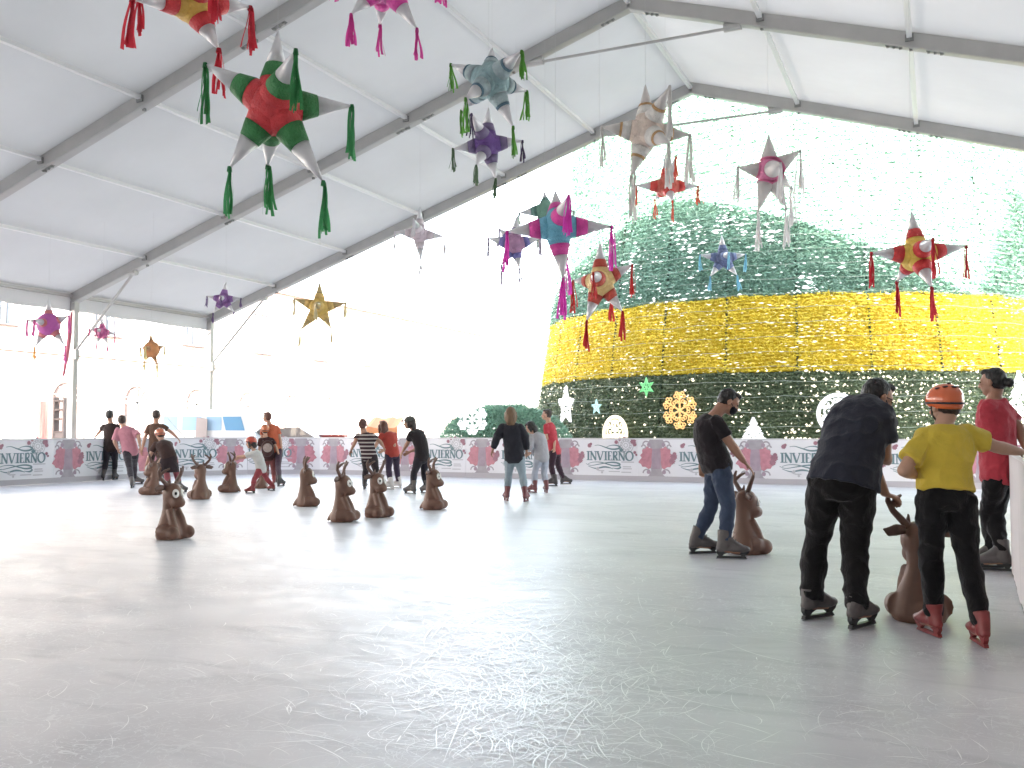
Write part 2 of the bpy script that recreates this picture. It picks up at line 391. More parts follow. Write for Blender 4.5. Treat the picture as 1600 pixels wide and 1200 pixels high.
# ------------------------------------------------------------------ rink barrier with its prints
def bez(p, n=8):                                 # Catmull-Rom through 2-D points
    out = []
    P = [p[0]]+list(p)+[p[-1]]
    for i in range(1, len(P)-2):
        for k in range(n):
            t = k/n; a, b, c, d = P[i-1], P[i], P[i+1], P[i+2]
            out.append(tuple(.5*((2*b[j])+(-a[j]+c[j])*t+(2*a[j]-5*b[j]+4*c[j]-d[j])*t*t+(-a[j]+3*b[j]-3*c[j]+d[j])*t**3) for j in (0, 1)))
    out.append(p[-1]); return out
def blob(cx, cy, r, n, amp, sx=1, sy=1, ph=0):
    return [(cx+sx*r*(1+amp*(1 if i % 2 else -1))*math.cos(2*math.pi*i/n+ph), cy+sy*r*(1+amp*(1 if i % 2 else -1))*math.sin(2*math.pi*i/n+ph)) for i in range(n)]
def letters(s, h, bold, thin):
    """serif capitals as outlines [(poly)], returns polys and advance widths"""
    out = []; x = 0
    def bar(x0, y0, x1, y1, w_): 
        dx, dy = x1-x0, y1-y0; L = math.hypot(dx, dy); a, b = -dy/L*w_/2, dx/L*w_/2
        return [(x0+a, y0+b), (x0-a, y0-b), (x1-a, y1-b), (x1+a, y1+b)]
    def ser(cx, y, w_): return bar(cx-w_/2, y, cx+w_/2, y, thin)
    for ch in s:
        t = thin
        if ch == 'I': out += [bar(x+bold, 0, x+bold, h, bold), ser(x+bold, t/2, bold*2.1), ser(x+bold, h-t/2, bold*2.1)]; x += bold*2+.012
        elif ch == 'N':
            wd = h*.62; out += [bar(x+t, 0, x+t, h, t*1.4), bar(x+t*.6, h, x+wd, 0, bold), bar(x+wd, 0, x+wd, h, t*1.4), ser(x+t, t/2, bold*1.7), ser(x, h-t/2, bold*1.4), ser(x+wd, h-t/2, bold*1.7)]; x += wd+bold*1.0
        elif ch == 'V':
            wd = h*.66; out += [bar(x, h, x+wd/2, 0, bold), bar(x+wd/2, 0, x+wd, h, t*1.3), ser(x, h-t/2, bold*2), ser(x+wd, h-t/2, bold*1.6)]; x += wd+bold*.55
        elif ch == 'E':
            wd = h*.44; out += [bar(x+bold/2, 0, x+bold/2, h, bold), bar(x, t/2, x+wd, t/2, t), bar(x, h-t/2, x+wd, h-t/2, t), bar(x, h/2, x+wd*.8, h/2, t), bar(x+wd, 0, x+wd, h*.22, t), bar(x+wd, h, x+wd, h*.78, t)]; x += wd+bold*.7
        elif ch == 'R':
            wd = h*.46; o = bez([(x+bold, h-t), (x+wd*.8, h*.97), (x+wd, h*.76), (x+wd*.8, h*.53), (x+bold, h*.48)], 5)
            for a, b in zip(o[:-1], o[1:]): out.append(bar(*a, *b, bold*.75))
            out += [bar(x+bold/2, 0, x+bold/2, h, bold), ser(x+bold/2, t/2, bold*2), bar(x+wd*.5, h*.5, x+wd*1.12, 0, bold)]; x += wd*1.12+bold*.75
        elif ch == 'O':
            wd = h*.4; c = [(x+wd+wd*math.cos(a), h/2+h/2*math.sin(a)) for a in np.linspace(0, 2*math.pi, 21)]
            for a, b in zip(c[:-1], c[1:]): out.append(bar(*a, *b, bold*(.55+.45*abs(math.cos(math.atan2((a[1]-h/2)*.8, a[0]-x-wd))))))
            x += 2*wd+bold*.6
    return out, x
def print_logo(o, x, y, n, parent, off):
    """one printed emblem centred at o (board plane axes x,y; outward n)"""
    lay = lambda k: Vector(o)+n*(.003+.0012*k)
    a = A()                                            # lettering and flourishes in teal
    P, adv = letters('INVIERNO', .235, .046, .018)
    for i, p in enumerate(P): a.poly([(q[0]-adv/2, q[1]-.05) for q in p], lay(4)+n*.0001*i, x, y)
    wf = lambda t: .012+.030*math.sin(math.pi*t)**2
    S = [[(-.66, -.14), (-.52, -.185), (-.30, -.15), (-.08, -.11), (.10, -.10), (.24, -.13), (.25, -.17), (.10, -.185), (-.06, -.15), (-.26, -.10), (-.46, -.10), (-.60, -.14)],
         [(-.42, .33), (-.30, .34), (-.14, .29), (.04, .24), (.20, .25), (.27, .30), (.14, .34), (0, .33), (-.12, .28)],
         [(-.60, -.20), (-.40, -.26), (-.16, -.22), (.0, -.24), (.08, -.27)], [(.20, -.17), (.28, -.22), (.20, -.26), (.06, -.24)]]
    for i, s_ in enumerate(S): a.strip(bez(s_, 8), wf, lay(3)+n*.0001*i, x, y)
    a.poly(blob(.30, .22, .055, 14, .25), lay(5), x, y)
    a.build('lettering', M_TEAL, parent, off=off)
    b = A()                                            # flower cluster in maroon
    for cl in (((-.78, .06, .085), (-.82, -.05, .075), (-.76, .13, .05)), ((-.56, .33, .055), (-.52, .37, .035)), ((.62, .44, .075), (.66, .36, .05)), ((.38, .52, .04), (.26, .50, .045), (.17, .42, .05)), ((.66, .16, .04), (.70, .10, .03))):
        b = A()
        for (cx, cy, r) in cl: b.poly(blob(cx, cy, r, 18, .16, ph=cx*9), lay(6)+n*.0001*len(b.v), x, y)
        b.build('printed_flower', M_MAROON, parent, off=off)
    c = A()                                            # round mandala and small illegible credit lines
    for i, (r0, wd) in enumerate(((.20, .02), (.155, .012), (.10, .018), (.05, .02))):
        c.strip([(.42+r0*math.cos(t), .34+r0*math.sin(t)) for t in np.linspace(0, 2*math.pi, 25)], wd, lay(1)+n*.0001*i, x, y)
    for k in range(12):
        t = 2*math.pi*k/12; c.poly(blob(.42+.13*math.cos(t), .34+.13*math.sin(t), .024, 10, .15), lay(1)+n*.0001*(k+5), x, y)
    for (x0, y0, L) in ((.30, -.10, .34), (-.32, -.33, .16), (-.04, -.345, .30), (.30, -.36, .26), (.34, -.22, .22), (.34, -.27, .24)):
        c.poly([(x0, y0), (x0+L, y0), (x0+L, y0+.025), (x0, y0+.025)], lay(1)+n*.003, x, y)
    c.poly(blob(-.34, -.27, .045, 12, .2), lay(1)+n*.0034, x, y); c.poly(blob(-.22, -.36, .03, 10, .2), lay(1)+n*.0036, x, y)
    c.build('printed_emblem', M_LGREY, parent, off=off)
def print_bloom(o, x, y, n, parent, off):
    """mirrored poinsettia print with a grey scrolled column"""
    lay = lambda k: Vector(o)+n*(.003+.0012*k)
    g = A(); half = [(.0, .50), (.16, .50), (.20, .44), (.18, .34), (.14, .24), (.17, .10), (.20, 0), (.18, -.16), (.13, -.28), (.15, -.38), (.22, -.47), (.24, -.50), (0, -.50)]
    g.poly(half+[(-p[0], p[1]) for p in half[::-1][1:-1]], lay(1), x, y)
    for s_ in (-1, 1):
        for (cx, cy, r) in ((.26, .36, .085), (.25, -.36, .095), (.33, .30, .05)):
            g.strip([(s_*(cx+r*math.cos(t)), cy+r*math.sin(t)) for t in np.linspace(0, 5.2, 18)], .035, lay(2)+n*.0002*len(g.v)*.01, x, y)
    g.build('printed_column', M_GREY, parent, off=off)
    r = A()
    for s_ in (-1, 1):
        pet = [(.10, .26), (.20, .28), (.24, .33), (.28, .26), (.37, .23), (.36, .15), (.42, .09), (.38, .03), (.44, -.04), (.47, -.09), (.40, -.13), (.36, -.20), (.28, -.20), (.20, -.26), (.14, -.22), (.11, -.05)]
        r.poly([(s_*p[0], p[1]) for p in pet], lay(3), x, y)
    r.build('printed_poinsettia', M_RED, parent, off=off)
    k = A()
    k.poly([(-.10, .25), (.10, .27), (.125, 0), (.10, -.25), (-.10, -.25), (-.125, 0)], lay(5), x, y)
    for (cx, cy, r_) in ((0, .02, .07), (-.20, -.33, .05), (.20, -.33, .05), (-.19, .36, .05), (.19, .36, .05)): k.poly(blob(cx, cy, r_, 14, .1), lay(6), x, y)
    k.build('printed_stem', pm('ink_mauve', (.36, .28, .34), .5, var=.3, vscale=7), parent, off=off)
BH = 1.07
barrier = thing('rink_barrier', 'long low white rink barrier printed with INVIERNO emblems and red poinsettias', 'barrier', (LX, BY, 0))
BO = Vector((LX, BY, 0))
def panel(p0, p1, prints):
    p0, p1 = Vector((*p0, 0)), Vector((*p1, 0)); x = (p1-p0).normalized(); n = UP.cross(x)*-1; n = x.cross(UP)  # towards the rink
    L = (p1-p0).length
    b = A(); b.box((p0+p1)/2+UP*(BH/2+.02)-n*.03, L-.006, .06, BH-.04, (x, n, UP)); pan = b.build('barrier_panel', M_WHITE, barrier, off=BO)
    t = A(); t.box((p0+p1)/2+UP*(BH+.005)-n*.03, L, .10, .035, (x, n, UP)); t.build('top_rail', plain((.62, .61, .64), .4), pan, off=BO)
    k = A(); k.box((p0+p1)/2+UP*.07+n*.012, L-.004, .02, .13, (x, n, UP)); k.build('kick_strip', plain((.46, .44, .48), .4), pan, off=BO)
    for kind, u in prints:
        o = p0+x*u+UP*.57
        (print_logo if kind == 'L' else print_bloom)(o, x, UP, n, pan, BO)
PW = 2.45
for k in range(9):                                  # left wall, counted away from the far end
    y1 = 18.6-PW*k; panel((LX, y1-PW), (LX, y1), [('B', .42), ('L', 1.58)])
panel((LX, 18.6), (LX, 20.13), [('B', .58)])
panel((LX, 20.13), (LX+1.05, 21.95), [('L', .55), ('B', 1.6)])
panel((LX+1.05, 21.95), (CX0, BY), [('L', .65), ('B', 1.55)])
x = CX0
for k in range(8): panel((x, BY), (x+PW, BY), [('B', .5), ('L', 1.73)]); x += PW
panel((x, BY), (5.0, BY), [('B', .5)])
def plain_barrier(label, pts):
    b = thing('side_barrier', label, 'barrier', (*pts[0], 0)); o = Vector((*pts[0], 0))
    for p0, p1 in zip(pts[:-1], pts[1:]):
        p0, p1 = Vector((*p0, 0)), Vector((*p1, 0)); x = (p1-p0).normalized(); n = x.cross(UP); L = (p1-p0).length
        V = []; Fc = []; ns = max(2, int(L/.05))
        for i in range(ns+1):                        # cloth-covered face with soft vertical folds
            u = i/ns*L; dd = .006*noise.noise(Vector((u*4.2, p0.x, 0)))+.004*noise.noise(Vector((u*11, p0.y, 3)))
            for z in (.01, .4, .8, BH): V.append(p0+x*u+n*(dd*(1.3-z))+UP*z)
        for i in range(ns):
            for j in range(3): Fc.append((i*4+j, (i+1)*4+j, (i+1)*4+j+1, i*4+j+1))
        mesh('banner_face', V, Fc, pm('banner_cloth', (.60, .55, .56), .7, var=.16, vscale=9, bstretch=(1, 3, .15)), b, True, o)
        c = A(); c.box((p0+p1)/2+UP*BH/2-n*.045, L, .06, BH-.02, (x, n, UP)); c.build('backing_board', M_WHITE, b, off=o)
        t = A(); t.box((p0+p1)/2+UP*(BH+.01)-n*.03, L, .11, .03, (x, n, UP)); t.build('top_rail', plain((.66, .64, .65), .4), b, off=o)
    return b
plain_barrier('tall pale cloth-faced barrier running close along the right side', [(NRX, 9.5), (.47, 6.5), (.36, 4.4), (.22, 2), (.1, -6)])

# ------------------------------------------------------------------ giant tinsel tree
TC = RD(10.38, 34.74, 0)
def TR(z): return 9.63-.138*z if z < 13 else max(.15, 7.836-.36*(z-13))
ZB, ZT = 2.95, 5.13
tree = thing('christmas_tree', 'giant conical Christmas tree of green and yellow tinsel rows', 'Christmas tree', (TC.x, TC.y, 0))
A0 = math.atan2(-TC.y, -TC.x)                        # bearing from the tree to the viewer
def tinsel(name, z0, z1, mat, row, dens, size, aw, parent=tree, rad=TR, lens=1.0, drop=.03):
    """rows of bristling tinsel: many small blades per row"""
    Z = np.arange(z0+row/2, z1, row); Vs = []
    for z in Z:
        r = rad(z); L = 2*aw*r; n = int(L*dens)
        a = A0 + rng.uniform(-aw, aw, n); zz = z + rng.normal(0, row*.15, n) + .03*np.sin(a*23+z*5)
        rr = r + rng.uniform(-.06, .05, n)
        p = np.stack([rr*np.cos(a), rr*np.sin(a), zz], 1)
        tang = np.stack([-np.sin(a), np.cos(a), 0*a], 1); rad_ = np.stack([np.cos(a), np.sin(a), 0*a], 1)
        u = tang*rng.normal(0, 1, (n, 1))*lens + rad_*rng.normal(.32, .28, (n, 1)) + np.array([0, 0, 1])*rng.normal(-.15, .55, (n, 1))
        u /= np.linalg.norm(u, axis=1, keepdims=True)
        q = np.cross(u, rng.normal(0, 1, (n, 3))); q /= np.linalg.norm(q, axis=1, keepdims=True)
        ln = size*rng.uniform(.6, 1.4, (n, 1)); wd = size*.16*rng.uniform(.7, 1.4, (n, 1))
        Vs.append(np.stack([p-q*wd, p+q*wd, p+u*ln+q*wd*.4, p+u*ln-q*wd*.4], 1).reshape(-1, 3))
    V = np.concatenate(Vs); Q = np.arange(len(V)).reshape(-1, 4)
    return nmesh(name, V, Q, mat, parent)
def tinsel_mat(name, col, var=.5):
    m = pm(name, col, .38, 0, spec=.6, var=var, vscale=1.1); return m
G_LOW = tinsel_mat('dark_green_tinsel', (.115, .16, .085)); G_UP = tinsel_mat('blue_green_tinsel', (.13, .25, .185)); YEL = tinsel_mat('gold_tinsel', (.76, .60, .05), .25)
AWN = R(100)
def cone_skin(name, z0, z1, mat, inset, parent=tree, rad=TR):
    n, m = 96, 6; V = []; 
    for j in range(m+1):
        z = z0+(z1-z0)*j/m
        for i in range(n): t = 2*math.pi*i/n; V.append(((rad(z)-inset)*math.cos(t), (rad(z)-inset)*math.sin(t), z))
    return mesh(name, V, [(j*n+i, j*n+(i+1) % n, (j+1)*n+(i+1) % n, (j+1)*n+i) for j in range(m) for i in range(n)], mat, parent, True)
cone_skin('lower_backing', 0, ZB-.02, pm('green_mesh_backing', (.07, .10, .055), .8, var=.4, vscale=2), .12)
cone_skin('middle_backing', ZB, ZT-.01, pm('gold_mesh_backing', (.55, .40, .02), .8, var=.35, vscale=2), .12)
cone_skin('upper_backing', ZT, 13, pm('green_mesh_backing_upper', (.12, .22, .165), .8, var=.4, vscale=2), .12)
cone_skin('top_backing', 13.01, 34, pm('green_mesh_backing_top', (.12, .22, .165), .8, var=.4, vscale=2), .12)
tinsel('lower_tinsel', .3, ZB, G_LOW, .115, 74, .095, AWN, lens=1.7)['kind'] = 'stuff'
tinsel('gold_tinsel', ZB, ZT, YEL, .10, 86, .082, AWN, lens=2.2)['kind'] = 'stuff'
tinsel('upper_tinsel', ZT, 13, G_UP, .14, 86, .105, AWN, lens=1.7)['kind'] = 'stuff'
tinsel('top_tinsel', 13, 34, G_UP, .3, 12, .3, AWN)['kind'] = 'stuff'
# hoops and uprights of the frame, seen as darker seams
h = A()
for k in range(-9, 10):
    a = A0+k*R(12.5)+.02
    h.tube([((TR(z)-.10)*math.cos(a), (TR(z)-.10)*math.sin(a), z) for z in (0, 4, 8, 12.8)], .035, 6)
h.build('frame_upright', pm('frame_green', (.04, .07, .05), .6), tree)
g = A()
for z in list(np.arange(.55, 7.6, .42)):
    r = TR(z)+.04
    g.tube([(r*math.cos(A0+t), r*math.sin(A0+t), z+.02*math.sin(t*31+z)) for t in np.linspace(-AWN, AWN, 90)], .006, 4)
g.build('wire_row', plain((.42, .48, .42), .5), tree)
def lights(name, n, zf, col, st, sz, parent=tree, wide=1.0, zrow=None):
    V = []; 
    a = []; z = []
    while len(a) < n:
        t = rng.uniform(-AWN, AWN); zz = zf(t)
        if zz is None: continue
        if zrow and rng.random() < .8: zz = round(zz/zrow)*zrow + rng.normal(0, .03)
        a.append(A0+t); z.append(zz)
    a = np.array(a); z = np.array(z); r = np.array([TR(q) for q in z])+.07
    c = np.stack([r*np.cos(a), r*np.sin(a), z], 1); s = sz*np.clip(rng.lognormal(-.15, .55, (n, 1)), .35, 2.1)
    tg = np.stack([-np.sin(a), np.cos(a), 0*a], 1); rd = np.stack([np.cos(a), np.sin(a), 0*a], 1); up = np.array([[0, 0, 1.]])
    wv = s*wide*rng.uniform(.8, 1.8, (n, 1))
    P = np.stack([c+tg*wv, c-tg*wv, c+rd*s, c-rd*s, c+up*s, c-up*s], 1).reshape(-1, 3)
    T = np.array([[0, 2, 4], [2, 1, 4], [1, 3, 4], [3, 0, 4], [2, 0, 5], [1, 2, 5], [3, 1, 5], [0, 3, 5]])
    Q = (T[None]+np.arange(n)[:, None, None]*6).reshape(-1, 3)
    o = nmesh(name, P, Q, emis('bulb_glint_glow', col, st), parent); o['kind'] = 'stuff'; return o  # one glow serves real bulbs and painted glints
def pxang(t): return math.degrees(t)
def clump(t, z, sc=1.3, sd=0): return noise.noise(Vector((t*9*sc, z*sc, sd)))
def z_low(t):
    z = rng.uniform(.9, ZB-.02); d = math.degrees(t)
    keep = .12+.30*(d > 2)*(d < 60)+1.1*max(0, clump(t, z)-.05)
    if d < -12: keep *= .4
    return z if rng.random() < keep else None
def z_up(t):
    z = rng.uniform(ZT, 8.2)
    return z if rng.random() < .10+1.5*max(0, clump(t, z, .9, 4)-.05) else None
def z_yel(t):
    z = rng.uniform(ZB, ZT)
    return z if rng.random() < .15+1.3*max(0, clump(t, z, 1.1, 9)-.05) else None
lights('warm_bulb_string', 2300, z_low, (1, .86, .62), 1.6, .018, zrow=.21)
lights('upper_bulb_glints', 2400, z_up, (.92, 1, .98), 1.2, .017, wide=2.2, zrow=.14)  # glowing specks mix bulbs with glints of sky through garland gaps
lights('gold_band_glints', 1900, z_yel, (1, .93, .66), .9, .0095, wide=3.4, zrow=.145)  # glowing flecks stand in for shine on the tinsel strips
def onTree(px, py, out=.22):
    """point on the tree's skin seen at a picture position, and local axes"""
    o = Vector((0, 0, CH)); d = (W(px, py, 1.0)-o); best = None; t = 20
    while t < 60:
        p = o+d*t
        if (Vector((p.x, p.y, 0))-TC).length < TR(max(0, p.z))+out: break
        t += .01
    n = (Vector((p.x, p.y, 0))-TC).normalized(); return p, UP.cross(n), n
def ring2(A_, cx, cy, rx, ry, wd, o, x, n, th=.04):
    k = 28; pts = [Vector(o)+x*(cx+rx*math.cos(2*math.pi*i/k))+UP*(cy+ry*math.sin(2*math.pi*i/k)) for i in range(k+1)]
    A_.tube(pts, wd, 6)
def star_frame(px, py, r, col, st, wd, label, inner=.42, fill=False, pts=5, fuzz=0, stretch=1.0, off=.24):
    o, x, n = onTree(px, py, off); a = A(); P = []
    for k in range(pts*2):
        q = r*(1 if k % 2 == 0 else inner); t = math.pi/2+math.pi*k/pts; P.append(o+x*q*math.cos(t)+UP*q*math.sin(t)*stretch)
    a.tube(P+[P[0], P[1]], wd, 6)
    if fill:
        for k in range(0, pts*2, 2): a.tube([o, P[k]], wd*.7, 5)
        for k in range(1, pts*2, 2): a.tube([P[k], P[(k+2) % (pts*2)]], wd*.6, 5)
    if fuzz:
        for _ in range(fuzz):
            k = random.randrange(pts*2); t = random.random(); p = (P[k].lerp(P[(k+1) % (pts*2)], t)).lerp(o, random.random()**2*.8)
            a.ell(p+n*.04, .035, .035, .035, None, 6, 4)
    ob = a.build('light_star', emis('star_light', col, st), off=o); ob.location = o
    return tag(ob, label, 'light star')
star_frame(885, 634, .52, (.93, .9, 1), 1.0, .025, 'tall white sparkling star light hung on the lower left of the tree', .45, fuzz=190, stretch=1.25, pts=5)
star_frame(932, 636, .23, (.45, .72, .72), .55, .022, 'small pale turquoise star hanging beside the tall white star', .40, True)
star_frame(1010, 605, .27, (.20, .62, .26), .45, .028, 'green outlined star hung just below the yellow band', .42, True, pts=6)
def snowflake(px, py, r, col, st, label, name='light_snowflake', curls=True, out=.24, where=None):
    o, x, n = where or onTree(px, py, out); a = A()
    for k in range(6):
        t = math.pi/6+k*math.pi/3; c, s = math.cos(t), math.sin(t); e = x*c+UP*s; f = x*-s+UP*c
        a.tube([o, o+e*r], .028, 6)
        for q, L in ((.35, .2), (.6, .26), (.82, .17)):
            for sg in (-1, 1):
                b = o+e*r*q; a.tube([b, b+(e*.7+f*sg)*L*r*.8], .02, 5)
                if curls:
                    cc = b+(e*.7+f*sg)*L*r; a.tube([cc+(x*math.cos(u)+UP*math.sin(u))*r*.085 for u in np.linspace(0, 2*math.pi, 9)], .018, 5)
        for _ in range(6): a.ell(o+e*r*random.uniform(.2, 1)+f*random.uniform(-.15, .15)*r+n*.03, .024, .024, .024, None, 6, 4)
    ob = a.build(name, emis('snowflake_light', col, st), off=o); ob.location = o; return tag(ob, label, 'light snowflake')
snowflake(1062, 641, .52, (.82, .46, .18), .8, 'round golden snowflake light on the tree left of the man in black')
def scroll_ball(px, py, r, col, st, label, out=.3, squash=1.0):
    o, x, n = onTree(px, py, out); a = A()
    a.tube([o+x*r*math.cos(t)+UP*r*squash*math.sin(t) for t in np.linspace(0, 2*math.pi+.2, 44)], (.055), 8)
    for sx in (-1, 1):
        for (cx, cy, q, d0, turn) in ((.42, .55, .24, 0, 1), (.5, .1, .26, 2, -1), (.42, -.42, .25, 1, 1), (.16, .72, .14, 0, -1), (.14, -.72, .15, 0, 1), (.17, .28, .15, 3, 1), (.17, -.12, .14, 3, -1), (.72, .36, .12, 0, 1), (.74, -.2, .12, 0, -1)):
            pts = [o+x*sx*r*(cx+q*(1-u*.75)*math.cos(d0+turn*u*7))+UP*r*squash*(cy+q*(1-u*.75)*math.sin(d0+turn*u*7)) for u in np.linspace(0, 1, 18)]
            a.tube(pts, .026, 6)
    a.tube([o+UP*r*.85*squash, o-UP*r*.85*squash], .035, 6); a.tube([o-x*r*.8-UP*.05, o+x*r*.8-UP*.05], .035, 6)
    fr = a.build('light_bauble', emis('bauble_light', col, st), off=o); fr.location = o
    return tag(fr, label, 'light bauble')
scroll_ball(961, 678, .45, (1, .80, .56), 1.1, 'cream scrollwork bauble light rising above the barrier', squash=1.15)
scroll_ball(1310, 647, .52, (.86, .88, .98), .95, 'white scrollwork bauble light behind the stooping man')
def light_tree(px, py, hgt, wd, label, col=(.92, .93, 1), n=260):
    o, x, n_ = onTree(px, py, .3); a = A()
    for _ in range(n):
        v = random.random(); tier = (v*4) % 1; half = wd*(1-v)*(.65+.45*(1-tier)); p = o+UP*hgt*v+x*random.uniform(-half, half)+n_*random.uniform(0, .1)
        a.ell(p, random.uniform(.02, .045), .02, .02, (x, n_, UP), 6, 4)
    for k in range(5): a.tube([o+UP*hgt*k/5-x*wd*(1-k/5), o+UP*hgt*(k+.8)/5, o+UP*hgt*k/5+x*wd*(1-k/5)], .016, 5)
    a.tube([o, o+UP*hgt], .02, 5)
    ob = a.build('light_fir', emis('fir_light', col, 1.0), off=o); ob.location = o; return tag(ob, label, 'light fir')
light_tree(1178, 694, .72, .42, 'small white fir-shaped light just right of the man in black')
light_tree(1592, 665, 1.5, .62, 'tall white fir-shaped light behind the man in red', n=420)

# low tinsel mound to the left of the tree
MO = RD(-.2, 28.0, 0)
mound = thing('tinsel_mound', 'low green tinsel mound beyond the barrier left of the tree', 'mound', MO)
def mound_pts():
    V = []; n = 30000
    t = rng.uniform(0, 2*math.pi, n); zz = rng.uniform(0, 1, n)**.8; H = 2.0
    prof = np.sqrt(np.clip(1-zz**3, 0, 1))
    X = prof*np.cos(t)*2.05; Y = prof*np.sin(t)*1.0; Zc = zz*H
    p = np.stack([X*CY - Y*SY, X*SY + Y*CY, np.round(Zc/.09)*.09+rng.normal(0, .02, n)], 1)
    nn = np.stack([np.cos(t)*CY-np.sin(t)*SY, np.cos(t)*SY+np.sin(t)*CY, .3+0*t], 1)
    u = nn*.6+rng.normal(0, .6, (n, 3)); u /= np.linalg.norm(u, axis=1, keepdims=True); q = np.cross(u, rng.normal(0, 1, (n, 3))); q /= np.linalg.norm(q, axis=1, keepdims=True)
    ln = .11*rng.uniform(.6, 1.4, (n, 1)); V = np.stack([p-q*.014, p+q*.014, p+u*ln+q*.006, p+u*ln-q*.006], 1).reshape(-1, 3)
    return V
mv = mound_pts(); nmesh('mound_tinsel', mv, np.arange(len(mv)).reshape(-1, 4), tinsel_mat('mound_green', (.26, .44, .33)), mound)['kind'] = 'stuff'
a = A()
a.tube([RD(0, 0, z) for z in (0, .5, 1, 1.5, 1.75, 1.93)], [(1.95, .93), (1.93, .92), (1.82, .87), (1.48, .71), (1.1, .54), (.5, .26)], 28, RD(1, 0, 0)); a.build('mound_backing', pm('mound_core', (.16, .29, .20), .8, var=.4, vscale=2), mound, True)
lb = A()
for _ in range(330):
    t = random.uniform(0, 6.28); z = random.choice([.55, .75, 1.0, 1.15, 1.35]); pr = math.sqrt(max(0, 1-(z/2)**3)); p = RD(pr*math.cos(t)*2.12, pr*math.sin(t)*1.07, z+random.gauss(0, .03)); lb.ell(p, .02, .02, .02, None, 6, 4)
lb.build('bulb_string', emis('mound_bulb', (1, .97, .85), 1.3), mound)['kind'] = 'stuff'
snowflake(0, 0, .42, (.95, .93, 1), 1.0, 'white snowflake light on the low green mound', where=(W(738, 655, 26.8), RD(1, 0, 0), RD(0, -1, 0)))

# ------------------------------------------------------------------ plaza buildings on the left
WALL = pm('pale_stucco', (.74, .71, .67), .85, var=.06, vscale=.5); TRIM = pm('rose_stone', (.50, .36, .31), .8, var=.15, vscale=2); DOOR = pm('dark_wood', (.20, .14, .125), .6); GLASS = pm('window_glass', (.12, .14, .17), .15)
BX = -32.0
bld = thing('arcade_building', 'long pale two-storey colonial building with arched doorways beyond the rink', 'building', (BX, 30, 0)); B0 = Vector((BX, 30, 0))
a = A(); a.box((BX-5, 32, 4.3), 10, 76, 8.6); a.build('wall', WALL, bld, off=B0)
a = A(); a.box((BX+.1, 32, 4.42), .22, 76, .16); a.box((BX+.06, 32, 4.25), .14, 76, .1); a.build('string_course', TRIM, bld, off=B0)
a = A(); a.box((BX+.22, 32, 8.72), .5, 76.6, .24); a.box((BX+.12, 32, 8.5), .3, 76.4, .16); a.build('cornice', TRIM, bld, off=B0)
a = A(); a.box((BX-5, 32, 8.95), 10.4, 76, .2); a.build('roof', pm('roof_tile', (.42, .22, .16), .8), bld, off=B0)
def arch(y, wd, hgt):
    pts = [(-wd/2, 0), (wd/2, 0)]+[(wd/2*math.cos(t), hgt-wd/2+wd/2*math.sin(t)) for t in np.linspace(0, math.pi, 15)]
    d = A().prism(pts, (BX+.02, y, .05), (0, 1, 0), UP, (.06, 0, 0)).build('arched_door', DOOR, bld, off=B0)
    f = A(); o = [(-wd/2-.1, 0)]+[((wd/2+.12)*math.cos(t), hgt-wd/2+(wd/2+.12)*math.sin(t)) for t in np.linspace(math.pi, 0, 17)]+[(wd/2+.1, 0)]
    f.tube([Vector((BX+.08, y+p[0], .05+p[1])) for p in o], .09, 6); f.build('arch_surround', TRIM, d, off=B0)
    l = A()
    l.box((BX+.1, y, hgt-wd/2), .04, wd, .12); l.box((BX+.1, y, .9), .04, wd, .1); l.box((BX+.1, y, 1.7), .04, .08, 1.7)
    for t in np.linspace(.4, 2.74, 5): l.bar((BX+.1, y, hgt-wd/2), (BX+.1, y+wd/2*math.cos(t), hgt-wd/2+wd/2*math.sin(t)), .05, .04, Vector((1, 0, 0)))
    l.build('fanlight', plain((.55, .5, .46), .6), d, off=B0)
for y in [5.1+3.6*q for q in range(16)]: arch(y, 1.25, 3.15)
for y in [3.75+4.95*q for q in range(13)]:
    a = A(); a.box((BX+.03, y, 6.3), .1, 1.15, 2.0); wn = a.build('window', GLASS, bld, off=B0)
    f = A()
    for s in (-1, 1): f.box((BX+.09, y+s*.66, 6.3), .14, .16, 2.3)
    f.box((BX+.09, y, 7.4), .16, 1.6, .18); f.box((BX+.12, y, 5.22), .22, 1.6, .14)
    for q in (-.3, 0, .3): f.box((BX+.1, y+q, 6.3), .05, .05, 2.0)
    f.build('window_frame', TRIM, wn, off=B0)
    r_ = A()
    for k in range(9): r_.box((BX+.34, y-.7+k*.175, 5.7), .02, .02, .8)
    r_.box((BX+.34, y, 6.12), .04, 1.5, .04); r_.box((BX+.2, y, 5.28), .34, 1.5, .05); r_.build('balcony_rail', plain((.10, .09, .09), .5), wn, off=B0)
b2 = thing('church_block', 'tall pale building block standing at the far end of the plaza', 'building', (-14, 88, 0)); O2 = Vector((-14, 88, 0))
a = A(); a.box((-14, 88, 6), 40, 12, 12); a.build('wall', WALL, b2, off=O2)
a = A(); a.box((-14, 81.9, 11.7), 40.5, .4, .5); a.box((-14, 81.95, 6.2), 40, .2, .25); a.build('cornice', TRIM, b2, off=O2)
for k in range(9):
    a = A(); a.box((-31+k*4.2, 81.96, 8.6), 1.3, .12, 2.4); a.build('window', GLASS, b2, off=O2)

